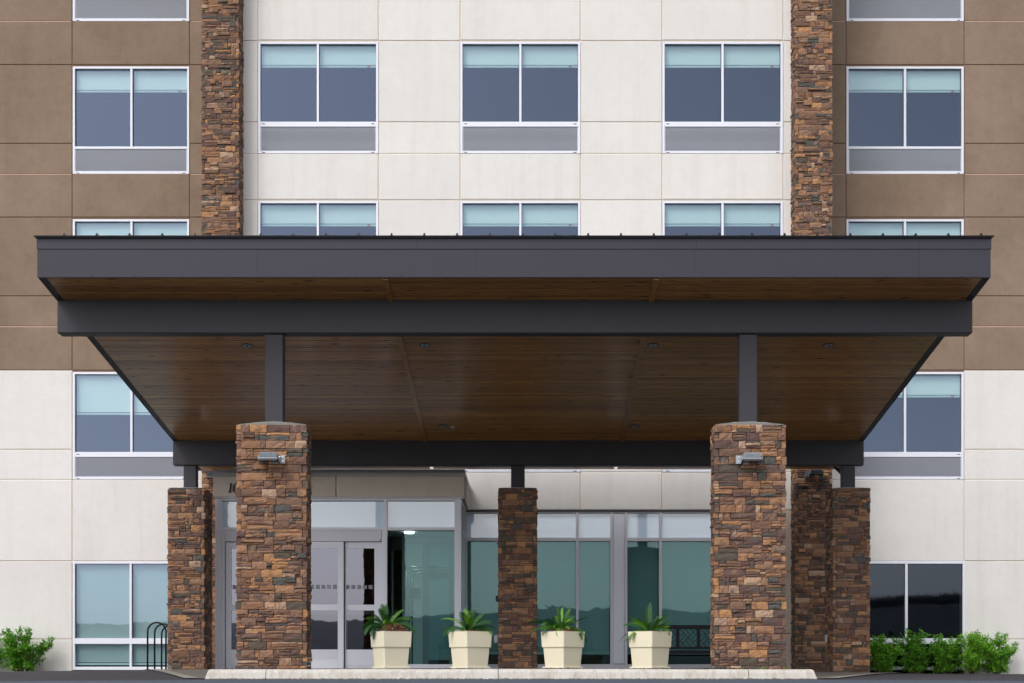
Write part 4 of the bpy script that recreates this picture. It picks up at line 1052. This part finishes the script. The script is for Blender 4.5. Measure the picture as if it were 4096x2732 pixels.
def fern(px, seed, specs, label, rot0=0, dz=.0):
    rng = random.Random(seed); d = 17.66; x = X(px, d); t = empty('fern', (x, d, .066 + .43 + dz), label, 'fern', 'ferns in the cream planters')
    more = [(az + rng.uniform(-25, 25), L_ * rng.uniform(.7, .95), el + rng.uniform(-12, 10), cu * rng.uniform(.8, 1.3), max(w, .03)) for (az, L_, el, cu, w) in specs if L_ < .38][:12]
    more += [(rng.uniform(0, 360), rng.uniform(.2, .32), rng.uniform(30, 80), rng.uniform(.5, 1.6), rng.uniform(.02, .03)) for q in range(12)]
    for (az, L_, el, cu, w) in specs + more:
        w = w * 1.22 if w > .016 else w * 1.3
        o = Vector((x, d, .066 + .44 + dz)) + Vector((math.cos(R(az)), math.sin(R(az)), 0)) * .02
        frond(t, R(az) + rng.uniform(-.08, .08), L_, R(el), cu, w, rng, o)
    return t
# azimuth 0 = right, 180 = left, 270 = towards the camera; each fern posed after the photograph
fern(1545, 1, [(120, .34, 82, .35, .042), (245, .30, 78, .55, .038), (180, .34, 50, 1.3, .034), (200, .33, 38, 1.5, .036), (165, .30, 62, .9, .034), (215, .26, 25, 1.4, .032), (20, .36, 55, .9, .03), (350, .40, 42, 1.25, .03), (10, .44, 30, 1.2, .026), (60, .34, 75, .7, .026), (275, .25, 30, 1.9, .038), (300, .28, 55, 1.3, .032), (90, .33, 88, .3, .026), (335, .30, 20, 1.5, .03), (150, .26, 85, .5, .03), (190, .24, 10, 1.6, .03), (30, .33, 68, .5, .028)],
     'fern in the leftmost cream planter with one bright frond upright on its left', dz=.05)
fern(1874, 2, [(110, .33, 82, .35, .042), (70, .33, 80, .3, .042), (250, .30, 76, .5, .036), (290, .30, 74, .45, .04), (180, .37, 48, 1.5, .03), (170, .40, 62, .9, .014), (195, .26, 35, 2.1, .026), (10, .33, 58, .8, .03), (0, .36, 48, 1.1, .026), (345, .33, 32, 1.0, .024), (320, .28, 40, 2.6, .032), (30, .34, 72, .6, .03), (225, .22, 45, 2., .03), (305, .30, 18, 2.0, .034), (150, .30, 72, .8, .034), (20, .42, 60, 1.1, .01)],
     'fern in the second cream planter with a drooping frond over the front rim', dz=.0)
fern(2244, 3, [(150, .39, 78, .5, .034), (110, .32, 84, .3, .034), (60, .36, 72, .4, .036), (40, .34, 58, .5, .042), (180, .42, 42, .7, .038), (195, .36, 26, .7, .034), (172, .42, 20, .7, .012), (0, .38, 44, .4, .036), (340, .36, 30, 1.2, .03), (20, .40, 22, 1.2, .026), (260, .26, 40, 1.6, .03), (290, .30, 60, .9, .036), (80, .33, 88, .5, .02), (220, .28, 58, .7, .036), (330, .24, 15, 1.6, .03), (310, .3, 72, .4, .03)],
     'fern in the third cream planter, fronds spreading wide to both sides', dz=.02)
fern(2598, 4, [(80, .38, 88, .12, .030), (55, .34, 74, .3, .030), (130, .34, 76, .45, .034), (160, .33, 62, .6, .036), (180, .33, 48, .8, .036), (175, .40, 18, .9, .028), (190, .33, 12, .9, .028), (20, .34, 62, .5, .030), (10, .38, 52, .9, .024), (350, .30, 56, .6, .03), (270, .22, 30, 2.2, .034), (300, .28, 66, .6, .036), (240, .28, 60, .8, .034), (100, .36, 84, .5, .026), (205, .30, 30, 1.5, .03), (330, .28, 45, 1., .034)],
     'fern in the fourth cream planter with one tall bright frond straight up', dz=.0)

# ------------------------------------------------------------------ shrubs
def shrub_mesh(seed, w, h, dens=1.):
    rng = random.Random(seed); st = MB(); lf = MB(); tips = []
    for k in range(15):
        az = rng.uniform(0, 6.3); sp = rng.uniform(.1, 1) * w * .5; zz = h * rng.uniform(.55, 1.0) * (1 - .25 * (sp / (w * .5)))
        p0 = Vector((rng.uniform(-.05, .05), rng.uniform(-.04, .04), -.05)); p3 = Vector((math.cos(az) * sp, math.sin(az) * sp * .6, zz))
        p1 = p0.lerp(p3, .4) + Vector((0, 0, -.05)); pts = [p0, p1, p0.lerp(p3, .72) + Vector((rng.uniform(-.04, .04), 0, .03)), p3]
        st.tube(pts, [.011, .008, .005, .002], 5); 
        for q in range(13):
            s = .22 + .78 * q / 12; i = min(2, int(s * 3)); base = pts[i].lerp(pts[i + 1], s * 3 - i)
            a2 = rng.uniform(0, 6.3); l2 = rng.uniform(.06, .20) * (1.15 - .5 * s); e = base + Vector((math.cos(a2) * l2, math.sin(a2) * l2 * .8, rng.uniform(-.05, .12)))
            if q == 12: e = p3 + Vector((rng.uniform(-.04, .04), 0, rng.uniform(.05, .12)))
            st.tube([base, e], [.003, .0015], 3, cap=False); tips.append((base, e))
    for (b0, e) in tips:
        for q in range(int(31 * dens)):
            p = b0.lerp(e, rng.uniform(.1, 1.08)) + Vector((rng.gauss(0, .022), rng.gauss(0, .022), rng.gauss(0, .018)))
            if p.z < .03: continue
            L_ = rng.uniform(.028, .054); w_ = L_ * rng.uniform(.26, .36)
            dr = Vector((rng.gauss(0, 1), rng.gauss(0, 1), rng.gauss(.35, .7))).normalized(); sd = dr.cross(Vector((rng.gauss(0, .5), rng.gauss(0, .5), 1))).normalized(); nn = dr.cross(sd)
            c1 = p + dr * L_ * .3; c2 = p + dr * L_ * .72; t_ = p + dr * L_ - nn * L_ * .12
            lf.add([p, c1 + sd * w_ * .8 + nn * .004, c2 + sd * w_ * .75 + nn * .003, t_, c2 - sd * w_ * .75 + nn * .003, c1 - sd * w_ * .8 + nn * .004, c1, c2], [(0, 6, 1), (1, 6, 7, 2), (2, 7, 3), (0, 5, 6), (5, 4, 7, 6), (4, 3, 7)])
    return st, lf
sm_ = []
for k, (w, h) in enumerate(((1.08, .80), (1.0, .76), (1.12, .82))):
    st, lf = shrub_mesh(40 + k, w, h); a = st.build('s', M['stem']); b = lf.build('l', M['leaf']); sm_.append((a.data, b.data)); bpy.data.objects.remove(a); bpy.data.objects.remove(b)
GS = 'green shrubs planted along the wall'
for k, (px, v_, rz, s_, lab) in enumerate((( 88, 0, 0., 1.10, 'leafy green shrub at the left edge of the view against the white wall'),
                            (-70, 1, 1., 1., 'green shrub cut off by the left edge of the view'),
                            (3530, 1, 2.4, 1.0, 'green shrub touching the dark stone pier, first of the right row'),
                            (3655, 2, .4, 1.02, 'green shrub under the mullion of the dark window'),
                            (3775, 0, 3.6, .96, 'lower green shrub under the middle of the right dark pane'),
                            (3885, 1, 4.4, 1.08, 'green shrub under the right jamb of the dark window'),
                            (3985, 0, .1, 1.0, 'loose green shrub ending the right row against the white wall'))):
    D = 26.6; x = X(px, D); t = empty('shrub', (x, D, ghe(x, D) + .0), lab, 'shrub', GS); t.rotation_euler.z = rz; t.scale = (s_,) * 3
    o = bpy.data.objects.new('stem', sm_[v_][0]); COL.objects.link(o); o.parent = t
    o = bpy.data.objects.new('foliage', sm_[v_][1]); COL.objects.link(o); o.parent = t; o['kind'] = 'stuff'
print('objects', len(bpy.data.objects))
